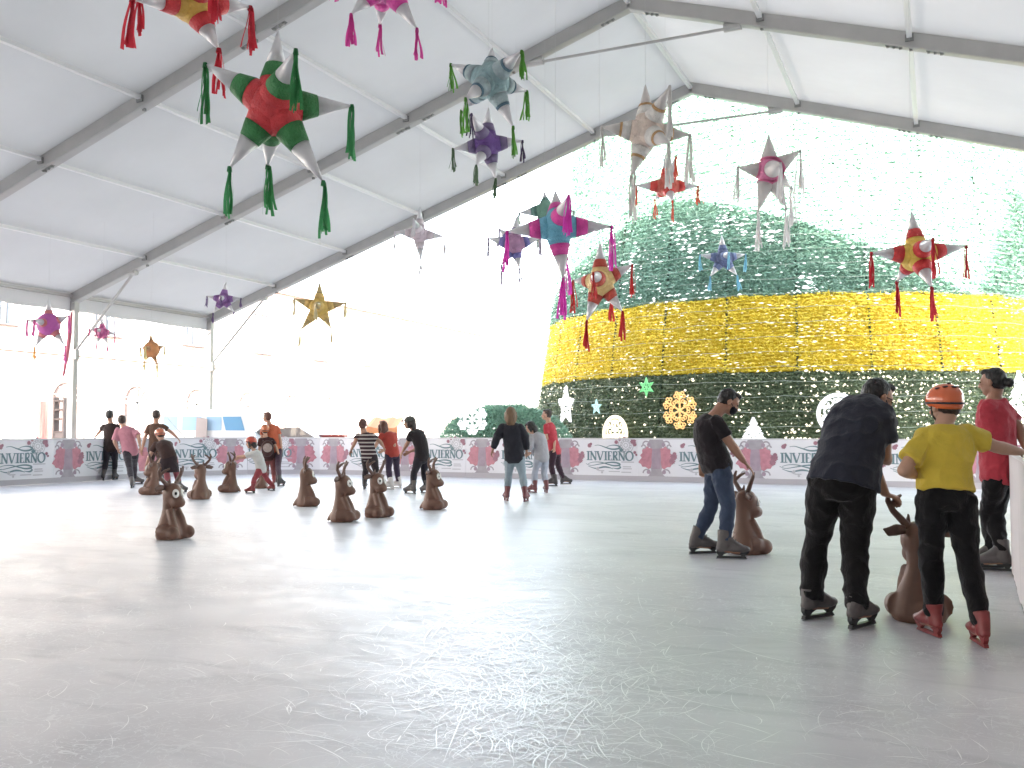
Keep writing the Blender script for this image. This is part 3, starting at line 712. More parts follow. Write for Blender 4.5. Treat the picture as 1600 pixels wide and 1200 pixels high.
# ------------------------------------------------------------------ things standing outside the rink on the left
def van():
    d = 29.5; c = W(333, 690, d); base = Vector((c.x, c.y, 0)); x = RD(1, .1, 0).normalized(); y = Vector((-x.y, x.x, 0))
    v = thing('minibus', 'white minibus with blue-tinted windows parked behind the left barrier', 'minibus', base)
    P = [(-1.35, .35), (1.35, .35), (1.55, .45), (1.55, 1.05), (1.35, 1.2), (1.05, 1.85), (.85, 1.95), (-1.3, 1.95), (-1.42, 1.8), (-1.45, .45)]
    a = A().prism(P, Vector((0, 0, 0))-y*.85, x, UP, y*1.7); bo = a.build('body', pm('white_van_paint', (.78, .78, .78), .25, coat=.5), v)
    for (x0, x1, sk) in ((-.02, .42, 0), (.55, 1.0, .12), (-.75, -.18, 0), (-1.3, -.9, 0)):
        w_ = A().prism([(x0, 1.3), (x1+sk, 1.3), (x1, 1.72), (x0-sk*.8, 1.72)], -y*.865, x, UP, y*.02); w_.build('window', pm('blue_window', (.17, .36, .56) if x0 > .5 else (.36, .52, .68), .08, spec=.8), v)
    for xx in (-.95, .98):
        for s in (-1, 1):
            t = A().tube([x*xx+y*s*.72+UP*.33, x*xx+y*s*.9+UP*.33], .33, 20); wl = t.build('wheel', plain((.03, .03, .03), .7), v)
            A().tube([x*xx+y*s*.9+UP*.33, x*xx+y*s*.912+UP*.33], .19, 16).build('rim', plain((.5, .5, .5), .3, metal=.8), wl)
    A().tube([x*1.52-y*.6+UP*.75, x*1.58-y*.6+UP*.75], .1, 12).build('headlight', plain((.8, .8, .75), .1), v)
    A().box(x*1.5+UP*.42, .14, 1.66, .18, (x, y, UP)).build('bumper', plain((.25, .25, .26), .5), v)
van()
def car(px, py, d, col, label, hx=1):
    c = W(px, py, d); base = Vector((c.x, c.y, 0)); x = RD(hx, .15, 0).normalized(); y = Vector((-x.y, x.x, 0))
    v = thing('parked_car', label, 'car', base)
    P = [(-2.0, .3), (2.0, .3), (2.08, .6), (1.95, .78), (1.15, .88), (.55, 1.36), (-.75, 1.4), (-1.5, .95), (-2.0, .9), (-2.08, .6)]
    A().prism(P, -y*.82, x, UP, y*1.64).build('body', pm('car_paint', col, .3, coat=.6), v)
    A().prism([(-.7, .94), (.95, .92), (.5, 1.28), (-.62, 1.32)], -y*.83, x, UP, y*.015).build('window', GLASS, v)
    for xx in (-1.25, 1.25):
        for s in (-1, 1):
            wl = A().tube([x*xx+y*s*.7+UP*.31, x*xx+y*s*.86+UP*.31], .31, 18).build('wheel', plain((.03, .03, .03), .7), v)
            A().tube([x*xx+y*s*.86+UP*.31, x*xx+y*s*.872+UP*.31], .18, 14).build('rim', plain((.5, .5, .5), .3, metal=.8), wl)
    A().box(x*2.03-y*.55+UP*.62, .08, .3, .12, (x, y, UP)).build('headlight', plain((.8, .8, .75), .1), v)
car(447, 690, 30.5, (.13, .11, .11), 'dark brown car parked beyond the barrier right of the minibus', -1)
def stall(px0, px1, d, label, col, top):
    a0, a1 = W(px0, 690, d), W(px1, 690, d); a0.z = a1.z = 0; x = (a1-a0).normalized(); y = Vector((-x.y, x.x, 0)); L = (a1-a0).length
    s = thing('market_stall', label, 'stall', a0)
    A().box(x*L/2+UP*.5+y*.5, L, .9, 1.0, (x, y, UP)).build('counter', pm('stall_red', (.32, .05, .04), .7, var=.2), s)
    A().box(x*L/2+UP*1.02+y*.5, L+.1, 1.0, .05, (x, y, UP)).build('counter_top', plain((.30, .06, .05), .5), s)
    V = [Vector((0, 0, 0))+x*L*i/8+y*(-.35 if j == 0 else 1.3)+UP*((top-.35 if j == 0 else top)+.03*math.sin(i*1.7)) for i in range(9) for j in (0, 1)]
    V += [x*L*i/8-y*.36+UP*(top-.55) for i in range(9)]
    mesh('awning', V, [(2*i, 2*i+2, 2*i+3, 2*i+1) for i in range(8)]+[(2*i, 18+i, 19+i, 2*i+2) for i in range(8)], pm('orange_canvas', col, .8, var=.1), s)
    for q in (.03, L-.03):
        for r_ in (-.3, 1.25): A().tube([x*q+y*r_, x*q+y*r_+UP*(top-.3 if r_ < 0 else top)], .025, 8).build('post', M_STEEL, s)
stall(574, 623, 31, 'orange market stall behind the striped-shirt man and the red-haired woman', (.62, .26, .12), 1.75)
def bench_table(px0, px1, d):
    a0, a1 = W(px0, 690, d), W(px1, 690, d); a0.z = a1.z = 0; x = (a1-a0).normalized(); y = Vector((-x.y, x.x, 0)); L = (a1-a0).length
    s = thing('counter_table', 'dark red topped counter with pale orange cloth left of the striped-shirt man', 'table', a0)
    A().box(x*L/2+UP*1.1, L, .7, .12, (x, y, UP)).build('table_top', plain((.30, .05, .04), .6), s)
    A().box(x*L/2+UP*.52, L-.1, .6, 1.02, (x, y, UP)).build('table_skirt', pm('pale_orange_cloth', (.62, .38, .24), .9, bump=.4, bscale=12), s)
bench_table(496, 541, 30.5)
def flap(px, d):
    c = W(px, 690, d); b = thing('folding_sign', 'grey folded sign board leaning behind the far left corner barrier', 'sign', (c.x, c.y, 0)); x, y = RD(1, 0, 0), RD(0, 1, 0)
    A().prism([(-.12, 0), (.27, 0), (.27, 1.65), (-.05, 1.7)], y*0, x, UP, y*.05).build('board', plain((.36, .31, .30), .8), b)
    A().prism([(-.42, 0), (-.1, 0), (-.08, 1.1), (-.38, .95)], -y*.02, x, UP, -y*.04).build('side_board', plain((.24, .22, .23), .8), b)
    A().tube([x*.2+y*.05, x*.2+y*.5], .02, 6).build('strut', M_STEEL, b)
flap(309, 28.5)
def banner(px, d, w_, z0, z1, col, label, cat='banner', tilt=0):
    c = W(px, 690, d); b = thing('banner_stand', label, cat, (c.x, c.y, 0)); x, y = RD(1, 0, 0), RD(0, 1, 0)
    n = 8; V = [x*(-w_/2+w_*i/n+(tilt*(z-z0)))+y*.05*math.sin(i*1.1+z)+UP*z for i in range(n+1) for z in (z0, z1-.25*(1-i/n)*0)]
    mesh('banner_cloth', V, [(2*i, 2*i+2, 2*i+3, 2*i+1) for i in range(n)], pm('banner_print', col, .8, var=.15), b)
    A().tube([x*(w_/2+.03), x*(w_/2+.03)+UP*(z1+.1)], .025, 8).build('pole', M_STEEL, b); A().box(UP*.03, w_, .4, .06, (x, y, UP)).build('base', M_STEEL, b)
banner(66, 27, .40, 1.0, 2.15, (.62, .22, .20), 'faded red banner on a stand beyond the left barrier')
def rack(px, d):
    c = W(px, 690, d); b = thing('shelf_rack', 'narrow dark wooden shelf rack beside the left tent column', 'rack', (c.x, c.y, 0)); x, y = RD(1, 0, 0), RD(0, 1, 0)
    for s in (-1, 1): A().box(x*s*.13+UP*1.1, .04, .3, 2.2, (x, y, UP)).build('side', plain((.20, .16, .15), .8), b)
    for z in (.3, .75, 1.25, 1.6, 1.85, 2.1): A().box(UP*z, .24, .3, .05, (x, y, UP)).build('shelf', plain((.14, .11, .10), .8), b)
    A().box(UP*1.05, .22, .26, .36, (x, y, UP)).build('crate', plain((.22, .18, .17), .8), b)
rack(94, 25.5)
def feather(px, py0, py1, d):  # flag shape standing in for an unidentified green sliver
    b0, t0 = W(px, py1, d), W(px+22, py0, d); b = thing('feather_sliver', 'pale green feather-shaped sliver leaning above the plaza beyond the barrier', 'flag', (b0.x, b0.y, 0)); o = Vector((b0.x, b0.y, 0)); x = RD(1, 0, 0); h = t0.z-b0.z
    n = 10; V = []
    for i in range(n+1):
        u = i/n; l = x*(.85*u**1.6)+UP*(b0.z+h*u); V += [l, l+x*(.12+.62*u**.8)*(1 if u < .99 else .95)+RD(0, 1, 0)*.04*math.sin(u*7)-UP*.12*u]
    mesh('flag_cloth', V, [(2*i, 2*i+1, 2*i+3, 2*i+2) for i in range(n)], pm('green_flag', (.05, .17, .05), .8, var=.2), b)
    A().tube([(0, 0, 0), UP*b0.z]+[x*(.85*u**1.6)+UP*(b0.z+h*u) for u in (.3, .6, 1)], .03, 8).build('pole', M_STEEL, b)
feather(616, 556, 608, 40)

# evergreen added out of view, shaped to shade the tinsel tree's right flank
ev = thing('added_evergreen', 'unseen evergreen added right of the tent to shade the tinsel tree', 'tree', (19.6, -13.6, 0))
A().tube([(0, 0, 0), (.1, 0, 3), (0, .1, 9), (0, 0, 19)], [.5, .4, .28, .04], 12).build('trunk', pm('bark', (.10, .07, .05), .9, bump=.6, bscale=8), ev)
def crown():
    n = 30000; z = 21-19*np.sqrt(rng.uniform(.002, 1, n)); t = rng.uniform(0, 2*math.pi, n); rr = (21-z)*.5*np.sqrt(rng.uniform(.12, 1, n))*(.86+.16*np.sin(z*3.2+np.sin(t*5)*1.5))
    p = np.stack([rr*np.cos(t), rr*np.sin(t), z-rr*.15], 1); u = np.stack([np.cos(t), np.sin(t), -.35+0*t], 1)+rng.normal(0, .45, (n, 3)); u /= np.linalg.norm(u, axis=1, keepdims=True)
    q = np.cross(u, rng.normal(0, 1, (n, 3))); q /= np.linalg.norm(q, axis=1, keepdims=True); ln = rng.uniform(.35, .85, (n, 1)); w_ = ln*.26
    return np.stack([p-q*w_, p+q*w_, p+u*ln+q*w_*.3, p+u*ln-q*w_*.3], 1).reshape(-1, 3)
cv = crown(); nmesh('crown', cv, np.arange(len(cv)).reshape(-1, 4), pm('needles', (.05, .09, .04), .7, var=.4, vscale=.8), ev)
# ------------------------------------------------------------------ star pinatas
SILVER = pm('silver_paper', (.70, .69, .70), .36, .30, bump=.25, bscale=25); WHITEP = pm('white_paper', (.66, .63, .60), .5, bump=.25, bscale=25)
def paper(col, thin=False):
    k = ('pap', col, thin)
    if not thin: col = tuple(min(.85, c*1.45+.01) for c in col)
    if k not in _mc:
        m = _mc[k] = pm('crepe_paper', col, .5, var=.3, vscale=9, bump=.9, bscale=60, spec=.4); t = m.node_tree
        if not thin: return m
        tr = t.nodes.new('ShaderNodeBsdfTranslucent'); tr.inputs[0].default_value = (*[min(1, c*1.25+.03) for c in col], 1)
        mx = t.nodes.new('ShaderNodeMixShader'); mx.inputs[0].default_value = .42
        t.links.new(t.nodes['Principled BSDF'].outputs[0], mx.inputs[1]); t.links.new(tr.outputs[0], mx.inputs[2]); t.links.new(mx.outputs[0], t.nodes['Material Output'].inputs[0])
    return _mc[k]
def tassel(root, p, L, col, wd, n=10, off=None):
    a = A()
    for k in range(n):
        sp = Vector((random.gauss(0, wd), random.gauss(0, wd), 0)); ph = random.uniform(0, 6); L2 = L*random.uniform(.82, 1.04)
        w_ = wd*random.uniform(.45, .8); t = Vector((math.cos(ph), math.sin(ph), 0)); V = []; m = 7
        for i in range(m+1):
            u = i/m; q = p + sp*(.25+u*1.1) + Vector((math.sin(u*5+ph)*.008, math.cos(u*4+ph)*.008, -L2*u)); V += [q-t*w_*(.5+.5*u), q+t*w_*(.5+.5*u)]
        a.add(V, [(2*i, 2*i+2, 2*i+3, 2*i+1) for i in range(m)])
    a.tube([p+UP*.012, p-UP*.03], [wd*.8, wd*1.1], 6)
    return a.build('tassel', paper(col, True), root, off=off)
def pinata(label, px, py, L, lpx, tips, body, band, tipm, tas, tl=.4, ring=None, bands=True, tw=.021, extra=(), bodyr=.30):
    d = L*F/lpx; c = W(px, py, d); mpp = d/F
    root = thing('star_pinata', label, 'piñata', c, 'star pinatas hanging under the marquee roof')
    bo = A(); bo.ell((0, 0, 0), L*bodyr, L*bodyr, L*bodyr, None, 18, 12); bo.build('body', paper(body), root, True)
    dirs = []
    for (tx, ty, s) in tips:
        r, u = (tx-px)*mpp, (py-ty)*mpp; l = math.hypot(r, u); LL = max(L, l) if s == 0 else L
        dz = s*math.sqrt(max(0, L*L-l*l))
        dirs.append(RD(r, dz, u))
    dirs += [RD(*e).normalized()*L for e in extra]
    for i, v in enumerate(dirs):
        ll = v.length; n = v.normalized(); r0 = L*.225*min(1, ll/L+.15); b0 = L*.2; b1 = b0+(ll-b0)*.17
        f = lambda t: r0*(1-(t-b0)/(ll-b0))
        split = b0+(ll-b0)*(.43 if bands else .12)
        pt = A(); pt.tube([n*(split*.98), n*(ll)], [f(split*.98), .004], 16); po = pt.build('point', tipm, root, True)
        for pp in po.data.polygons:
            if len(pp.vertices) > 4: pp.use_smooth = False
        if bands:
            bd = A(); bd.tube([n*b1, n*split], [f(b1)+.004, f(split)+.004], 16); bd.build('band', paper(band), po, True)
        if bands:
            nk = A(); nk.tube([n*b0*.6, n*b1], [f(b0*.6), f(b1)], 16); nk.build('collar', paper(body), po, True)
        if ring:
            rg = A(); rg.tube([n*(split*.97), n*(split*1.06)], [f(split*.97)+.007, f(split*1.06)+.006], 16); rg.build('ring', paper(ring), po, True)
        if tas and v.z < L*.8:
            tassel(root, v*.985, tl*random.uniform(.85, 1.12), tas if not isinstance(tas, list) else random.choice(tas), tw)
    up = max(dirs, key=lambda q: q.z); hz = roofz(c.x)-.1-c.z
    cd_ = A(); cd_.tube([up*.95, Vector((up.x*.5, up.y*.5, hz))], .0015, 4); cd_.build('cord', plain((.5, .5, .5), .6), root)
    return root
RED_, GRN, MAG, PUR, GLD, BLU = (.46, .03, .035), (.035, .19, .05), (.55, .05, .27), (.10, .045, .19), (.55, .33, .07), (.05, .22, .38)
pinata('red and gold star piñata cut off by the top left edge', 298, 2, .62, 112, [(240, 40, -1), (345, 82, 0), (200, -40, 1), (372, -25, 1), (300, -105, 0), (365, -10, -1)], GLD, RED_, SILVER, (.50, .02, .04), .48, tw=.026)
pinata('biggest star piñata with red body and green bands', 428, 165, .62, 126, [(433, 44, 0), (316, 97, 1), (358, 267, 0), (509, 290, 0), (486, 116, -1), (547, 152, 1), (393, 235, 1)], (.48, .035, .04), (.03, .16, .045), SILVER, [(.03, .2, .06), (.05, .28, .1)], .46, tw=.02, bodyr=.30)
pinata('silver star piñata with pink tassels cut off by the top edge', 600, -28, .6, 92, [(547, 26, 0), (654, 50, 0), (582, 6, 1), (520, -50, 0), (690, -50, 0), (600, -118, 0)], (.42, .05, .24), MAG, SILVER, (.60, .06, .32), .38)
pinata('silver star piñata with blue-green centre and bright green tassels', 766, 126, .62, 84, [(768, 54, 1), (700, 86, 1), (816, 104, -1), (803, 202, 0), (729, 176, -1), (716, 154, 1), (826, 122, 1)], (.20, .30, .31), (.26, .33, .34), SILVER, (.10, .30, .04), .36, ring=(.07, .13, .17), bands=True)
pinata('small purple and green star piñata just below the silver one', 762, 226, .62, 64, [(763, 166, 0), (738, 193, -1), (706, 233, 0), (818, 220, 0), (745, 272, -1), (775, 282, 0)], PUR, (.12, .09, .17), SILVER, [(.06, .04, .09), (.09, .15, .08)], .34)
pinata('large white star piñata with thin gold rings and white tassels', 1010, 207, .62, 84, [(1009, 130, 0), (938, 198, 0), (1080, 211, 0), (985, 278, 0), (1034, 246, -1), (1038, 154, -1), (1000, 240, 1)], (.50, .42, .36), (.58, .53, .49), WHITEP, (.66, .64, .62), .55, ring=(.36, .22, .10))
pinata('white star piñata with pink centre and white tassels', 1202, 268, .62, 70, [(1202, 208, 0), (1151, 261, 0), (1252, 234, 0), (1251, 281, 1), (1183, 332, 0), (1228, 326, 0), (1200, 275, -1)], (.60, .17, .30), (.56, .50, .50), WHITEP, (.70, .68, .68), .55, bands=False, ring=(.50, .14, .25), bodyr=.30)
pinata('small red and silver star piñata behind the white gold-ringed one', 1043, 291, .62, 52, [(1040, 240, 0), (992, 290, 0), (1092, 291, 0), (1044, 325, -1), (1051, 254, -1), (1030, 300, 1)], (.45, .10, .07), (.50, .05, .04), SILVER, (.62, .09, .05), .42)
pinata('magenta and turquoise star piñata hanging in front of two others', 871, 355, .62, 86, [(870, 284, 1), (790, 362, 0), (958, 354, 0), (880, 438, 0), (884, 325, -1), (890, 390, 1)], (.10, .30, .40), MAG, SILVER, (.66, .06, .46), .45, tw=.022, bodyr=.30)
pinata('blue and mauve star piñata left of the magenta one', 804, 382, .62, 50, [(808, 335, 0), (762, 372, 0), (845, 372, 0), (783, 415, 0), (812, 421, 0), (780, 350, 1)], (.30, .16, .26), (.13, .12, .30), SILVER, (.40, .34, .42), .4)
pinata('small green and silver star piñata half hidden by the magenta one', 853, 328, .6, 48, [(852, 292, 1), (810, 333, 0), (898, 330, 0), (840, 368, 0), (866, 370, 0)], (.12, .24, .18), (.10, .20, .17), SILVER, (.40, .44, .42), .3)
pinata('gold star piñata with dark red bands and red tassels over the yellow band', 938, 440, .62, 66, [(938, 377, 0), (989, 413, 0), (898, 430, 1), (916, 503, 0), (973, 488, 0), (921, 437, -1), (962, 452, 1)], (.58, .38, .16), (.36, .05, .03), SILVER, (.50, .03, .03), .44, bodyr=.30)
pinata('small dark blue star piñata with pale blue tassels against the green tree', 1130, 404, .6, 40, [(1128, 366, 0), (1093, 398, 0), (1166, 397, 0), (1109, 433, 0), (1152, 431, 0), (1130, 402, -1)], (.09, .11, .20), (.10, .13, .24), SILVER, (.22, .46, .58), .4)
pinata('red and gold star piñata hanging alone at the right', 1433, 398, .62, 76, [(1433, 324, 1), (1360, 395, 0), (1512, 384, 0), (1434, 458, -1), (1425, 388, -1), (1428, 430, 1)], (.60, .36, .06), (.46, .03, .03), SILVER, (.52, .02, .04), .46, tw=.022, bodyr=.30)
pinata('small pale grey star piñata beneath the edge of the roof', 655, 366, .6, 42, [(656, 322, 0), (616, 362, 0), (696, 370, 0), (658, 410, 0), (650, 350, -1)], (.40, .33, .36), (.44, .38, .40), SILVER, (.60, .58, .60), .42)
pinata('tiny violet and white star piñata at the far roof corner', 349, 468, .42, 30, [(353, 440, 0), (323, 463, 0), (377, 466, 0), (333, 490, 0), (366, 488, 0), (354, 468, -1)], (.16, .07, .20), (.20, .10, .26), SILVER, (.12, .07, .18), .22, tw=.012)
pinata('golden star piñata hanging before the bright pale sky at left', 499, 481, .6, 44, [(499, 440, 0), (459, 466, 0), (541, 473, 0), (469, 517, 0), (518, 513, 0), (503, 480, -1)], (.50, .34, .09), (.46, .31, .10), pm('gold_paper', (.50, .38, .18), .4, .2), (.62, .55, .36), .35, bodyr=.30)
pinata('purple and orange star piñata at the far left of the rink', 76, 507, .55, 40, [(75, 466, 0), (42, 500, 0), (108, 493, 0), (55, 543, 0), (103, 541, 0), (74, 505, -1)], (.34, .07, .26), (.42, .13, .14), SILVER, [(.62, .34, .10), (.55, .12, .34)], .42, bodyr=.45)
pinata('tiny pink star piñata beside the left tent column', 160, 518, .34, 24, [(159, 497, 0), (139, 514, 0), (180, 522, 0), (151, 536, 0), (169, 538, 0), (161, 517, -1)], (.42, .10, .24), (.50, .14, .28), SILVER, (.55, .16, .30), .2, tw=.012)
pinata('small orange-gold star piñata with pale yellow tassels at left', 237, 546, .4, 28, [(235, 521, 0), (219, 543, 0), (258, 541, 0), (226, 565, 0), (246, 570, 0), (238, 545, -1)], (.44, .19, .07), (.42, .18, .08), pm('copper_paper', (.45, .27, .14), .4, .2), (.66, .58, .32), .26, bodyr=.46)

# ------------------------------------------------------------------ reindeer skating aids
BROWN = pm('moulded_brown_plastic', (.165, .085, .058), .5, spec=.5, var=.12, vscale=4, bump=.06, bscale=30)
BROWN2 = pm('brown_antler_plastic', (.13, .07, .052), .4, var=.1, vscale=5)
EYEW = pm('eye_white', (.78, .76, .72), .25); EYEB = pm('eye_black', (.01, .01, .01), .2)
def deer_parts(mat=BROWN):
    """local: +Y is the way it faces, +X its right; metres"""
    X, Y = Vector((1, 0, 0)), Vector((0, 1, 0)); out = []
    b = A()
    prof = [(0, -.005, .165, .150), (.05, -.005, .178, .165), (.12, -.01, .165, .150), (.20, -.02, .135, .118), (.28, -.03, .100, .088), (.35, -.035, .078, .072), (.44, -.03, .076, .074), (.55, -.02, .088, .092), (.61, -.015, .070, .075), (.645, -.01, .03, .034)]
    b.tube([(0, y, z) for z, y, _, _ in prof], [(rx, ry) for _, _, rx, ry in prof], 22, X)
    b.ell((0, .015, .53), .106, .112, .125); b.ell((0, .085, .435), .086, .092, .078); b.ell((0, .05, .47), .088, .09, .09)
    b.ell((0, .125, .425), .066, .065, .058)
    for s in (-1, 1):
        b.ell((s*.125, .135, .080), .070, .092, .080, None, 16, 10)           # big hind feet
        b.tube([(s*.12, -.03, .10), (s*.135, .05, .10), (s*.125, .12, .085)], [.092, .075, .062], 12)
        b.tube([(s*.062, .03, .35), (s*.075, .085, .24), (s*.075, .125, .12), (s*.072, .14, .015)], [.038, .042, .046, .056], 12)  # front legs
    b.tube([(0, -.13, .10), (0, -.175, .055), (0, -.215, .012)], [(.07, .05), (.05, .035), (.02, .014)], 10, X)   # tail
    out.append(b)
    ant = []
    for s in (-1, 1):
        a = A(); a.tube([(s*.045, -.01, .60), (s*.10, -.02, .665), (s*.155, -.03, .725), (s*.185, -.02, .79), (s*.178, .0, .845)], [.026, .026, .023, .02, .012], 10)
        a.tube([(s*.165, -.03, .745), (s*.13, .02, .80), (s*.085, .05, .825)], [.02, .018, .011], 8)
        a.tube([(s*.055, .0, .60), (s*.052, .01, .665), (s*.05, .015, .705)], [.02, .016, .006], 8)
        ant.append(a)
    ears = []
    for s in (-1, 1):
        e = A(); e.tube([(s*.08, -.03, .60), (s*.135, -.045, .60), (s*.19, -.05, .585), (s*.225, -.045, .605)], [(.03, .018), (.042, .022), (.034, .017), (.006, .005)], 10, UP); ears.append(e)
    eyes = []
    for s in (-1, 1):
        n = Vector((s*.42, .86, .22)).normalized(); c = Vector((s*.052, .112, .535)); u = UP - n*UP.dot(n); u.normalize(); r = u.cross(n)
        e = A(); e.ell(c, .040, .052, .017, (r, u, n), 18, 8)
        p = A(); p.ell(c+n*.014-u*.004-r*s*.004, .016, .020, .007, (r, u, n), 14, 6); eyes.append((e, p))
    return out[0], ant, ears, eyes
def build_deer():
    body, ant, ears, eyes = deer_parts()
    root = thing('reindeer_skating_aid', 'proto', 'skating aid', (0, 0, 0), 'brown plastic reindeer skating aids')
    body.solid('body', BROWN, root, .011, 6)
    for a in ant: a.solid('antler', BROWN2, root, .007, 3)
    for e in ears: e.solid('ear', BROWN2, root, .008, 3)
    for e, p in eyes:
        eo = e.build('eye', EYEW, root, True); p.build('pupil', EYEB, eo, True)
    return root
deer0 = build_deer()
def copy_tree(o, parent=None):
    c = o.copy(); COL.objects.link(c); c.parent = parent
    for ch in o.children: copy_tree(ch, c)
    return c
deer_spots = [
 (267, 845, 114, 'nearest of the left reindeer aids, facing the viewer with both round eyes showing'),
 (238, 776, 278, 'reindeer aid half hidden behind the nearest left one, held by the skater in pink leggings'),
 (313, 783, 318, 'reindeer aid with wide antlers facing away right behind the nearest left one'),
 (360, 772, 272, 'small distant reindeer aid facing left, held by the child in the red helmet'),
 (409, 766, 300, 'reindeer aid low behind the legs of the child in the red helmet'),
 (478, 794, 72, 'reindeer aid facing right, leftmost of the middle four, no eye visible'),
 (535, 818, 97, 'reindeer aid facing right and nearest of the middle four, one eye visible'),
 (588, 811, 124, 'reindeer aid looking toward the viewer beside the legs of the striped-shirt man'),
 (676, 799, 101, 'reindeer aid facing right in front of the capped skater in black'),
 (1166, 868, 74, 'reindeer aid partly hidden by the legs of the man in black tee and jeans'),
 (1436, 972, 12, 'largest reindeer aid seen from behind, in front of the boy in yellow'),
]
def headz(a):                                     # local +Y -> heading a
    v = DIR(a); return math.atan2(v.y, v.x)-math.pi/2
for i, (px, py, a, lab) in enumerate(deer_spots):
    o = deer0 if i == 0 else copy_tree(deer0)
    o.location = G(px, py-3); o.rotation_euler = (0, 0, headz(a)); o['label'] = 'brown plastic '+lab if len(lab.split()) < 15 else lab
    if i == 4: o.scale = (.78, .78, .6)
# ------------------------------------------------------------------ people
SKIN = pm('skin_tan', (.36, .19, .125), .5, var=.12, vscale=12, bump=.06, bscale=120); SKIN2 = pm('skin_light', (.46, .27, .19), .5, var=.1, vscale=12, bump=.06, bscale=120)
HAIRB = pm('hair_black', (.012, .010, .010), .42, var=.4, vscale=30, bump=.6, bscale=90, bstretch=(1, 1, .2)); HAIRR = pm('hair_auburn', (.11, .035, .02), .45, var=.4, vscale=30, bump=.6, bscale=90, bstretch=(1, 1, .2))
HAIRD = pm('hair_dark_blond', (.16, .095, .05), .5, var=.4, vscale=30, bump=.6, bscale=90, bstretch=(1, 1, .2)); HAIRBR = pm('hair_brown', (.035, .02, .015), .5, var=.4, vscale=30, bump=.6, bscale=90, bstretch=(1, 1, .2))
BLADE = pm('skate_blade', (.55, .56, .58), .25, .9); HOLDER = pm('blade_holder', (.025, .025, .028), .45)
def ik(a, b, l1, l2, pole):
    d = b-a; L = d.length
    if L > (l1+l2)*.995: k = L/(l1+l2)/.995; l1 *= k; l2 *= k
    t = (l1*l1-l2*l2+L*L)/(2*L); h = math.sqrt(max(0, l1*l1-t*t)); n = d.normalized()
    p = pole - n*pole.dot(n); p = p.normalized() if p.length > 1e-6 else n.orthogonal()
    return a+n*t+p*h
def lerp3(P, t):
    t *= len(P)-1; i = min(int(t), len(P)-2); return P[i].lerp(P[i+1], t-i)
def hand(a, wr, fd, palm, s, sc, curl=.6):
    """palm, four unequal bent fingers and a thumb; fd finger direction, palm = palm-facing direction, s = +1 right hand"""
    fd = fd.normalized(); palm = (palm - fd*palm.dot(fd)).normalized(); lat = fd.cross(palm)*s      # towards the thumb
    q = sc
    a.tube([wr-fd*.01*q, wr+fd*.03*q, wr+fd*.065*q, wr+fd*.092*q], [(.026*q, .017*q), (.036*q, .016*q), (.040*q, .0145*q), (.037*q, .011*q)], 10, lat)
    for k, (off, L, cz) in enumerate(((.028, .072, .9), (.009, .080, 1), (-.010, .074, 1.06), (-.028, .058, 1.15))):
        p = wr+fd*.088*q+lat*off*q; pts = [p]; d = fd; ang = 0
        for j, f_ in enumerate((.45, .32, .25)):
            ang += curl*cz*(.75 if j == 0 else .6); dd = fd*math.cos(ang)+palm*math.sin(ang); p = p+dd*L*f_*q; pts.append(p)
        a.tube(pts, [.0098*q, .0092*q, .0084*q, .0066*q], 8, lat); a.ell(pts[-1], .0066*q, .0066*q, .0066*q, None, 6, 5)
    p = wr+fd*.028*q+lat*.028*q; d = (lat*.75+fd*.7+palm*.25).normalized(); e = (fd*.85+lat*.25+palm*(.35+curl*.3)).normalized()
    a.tube([p, p+d*.036*q, p+d*.036*q+e*.03*q, p+d*.036*q+e*.03*q+(e+palm*.3).normalized()*.024*q], [.0135*q, .0115*q, .0105*q, .0078*q], 8)
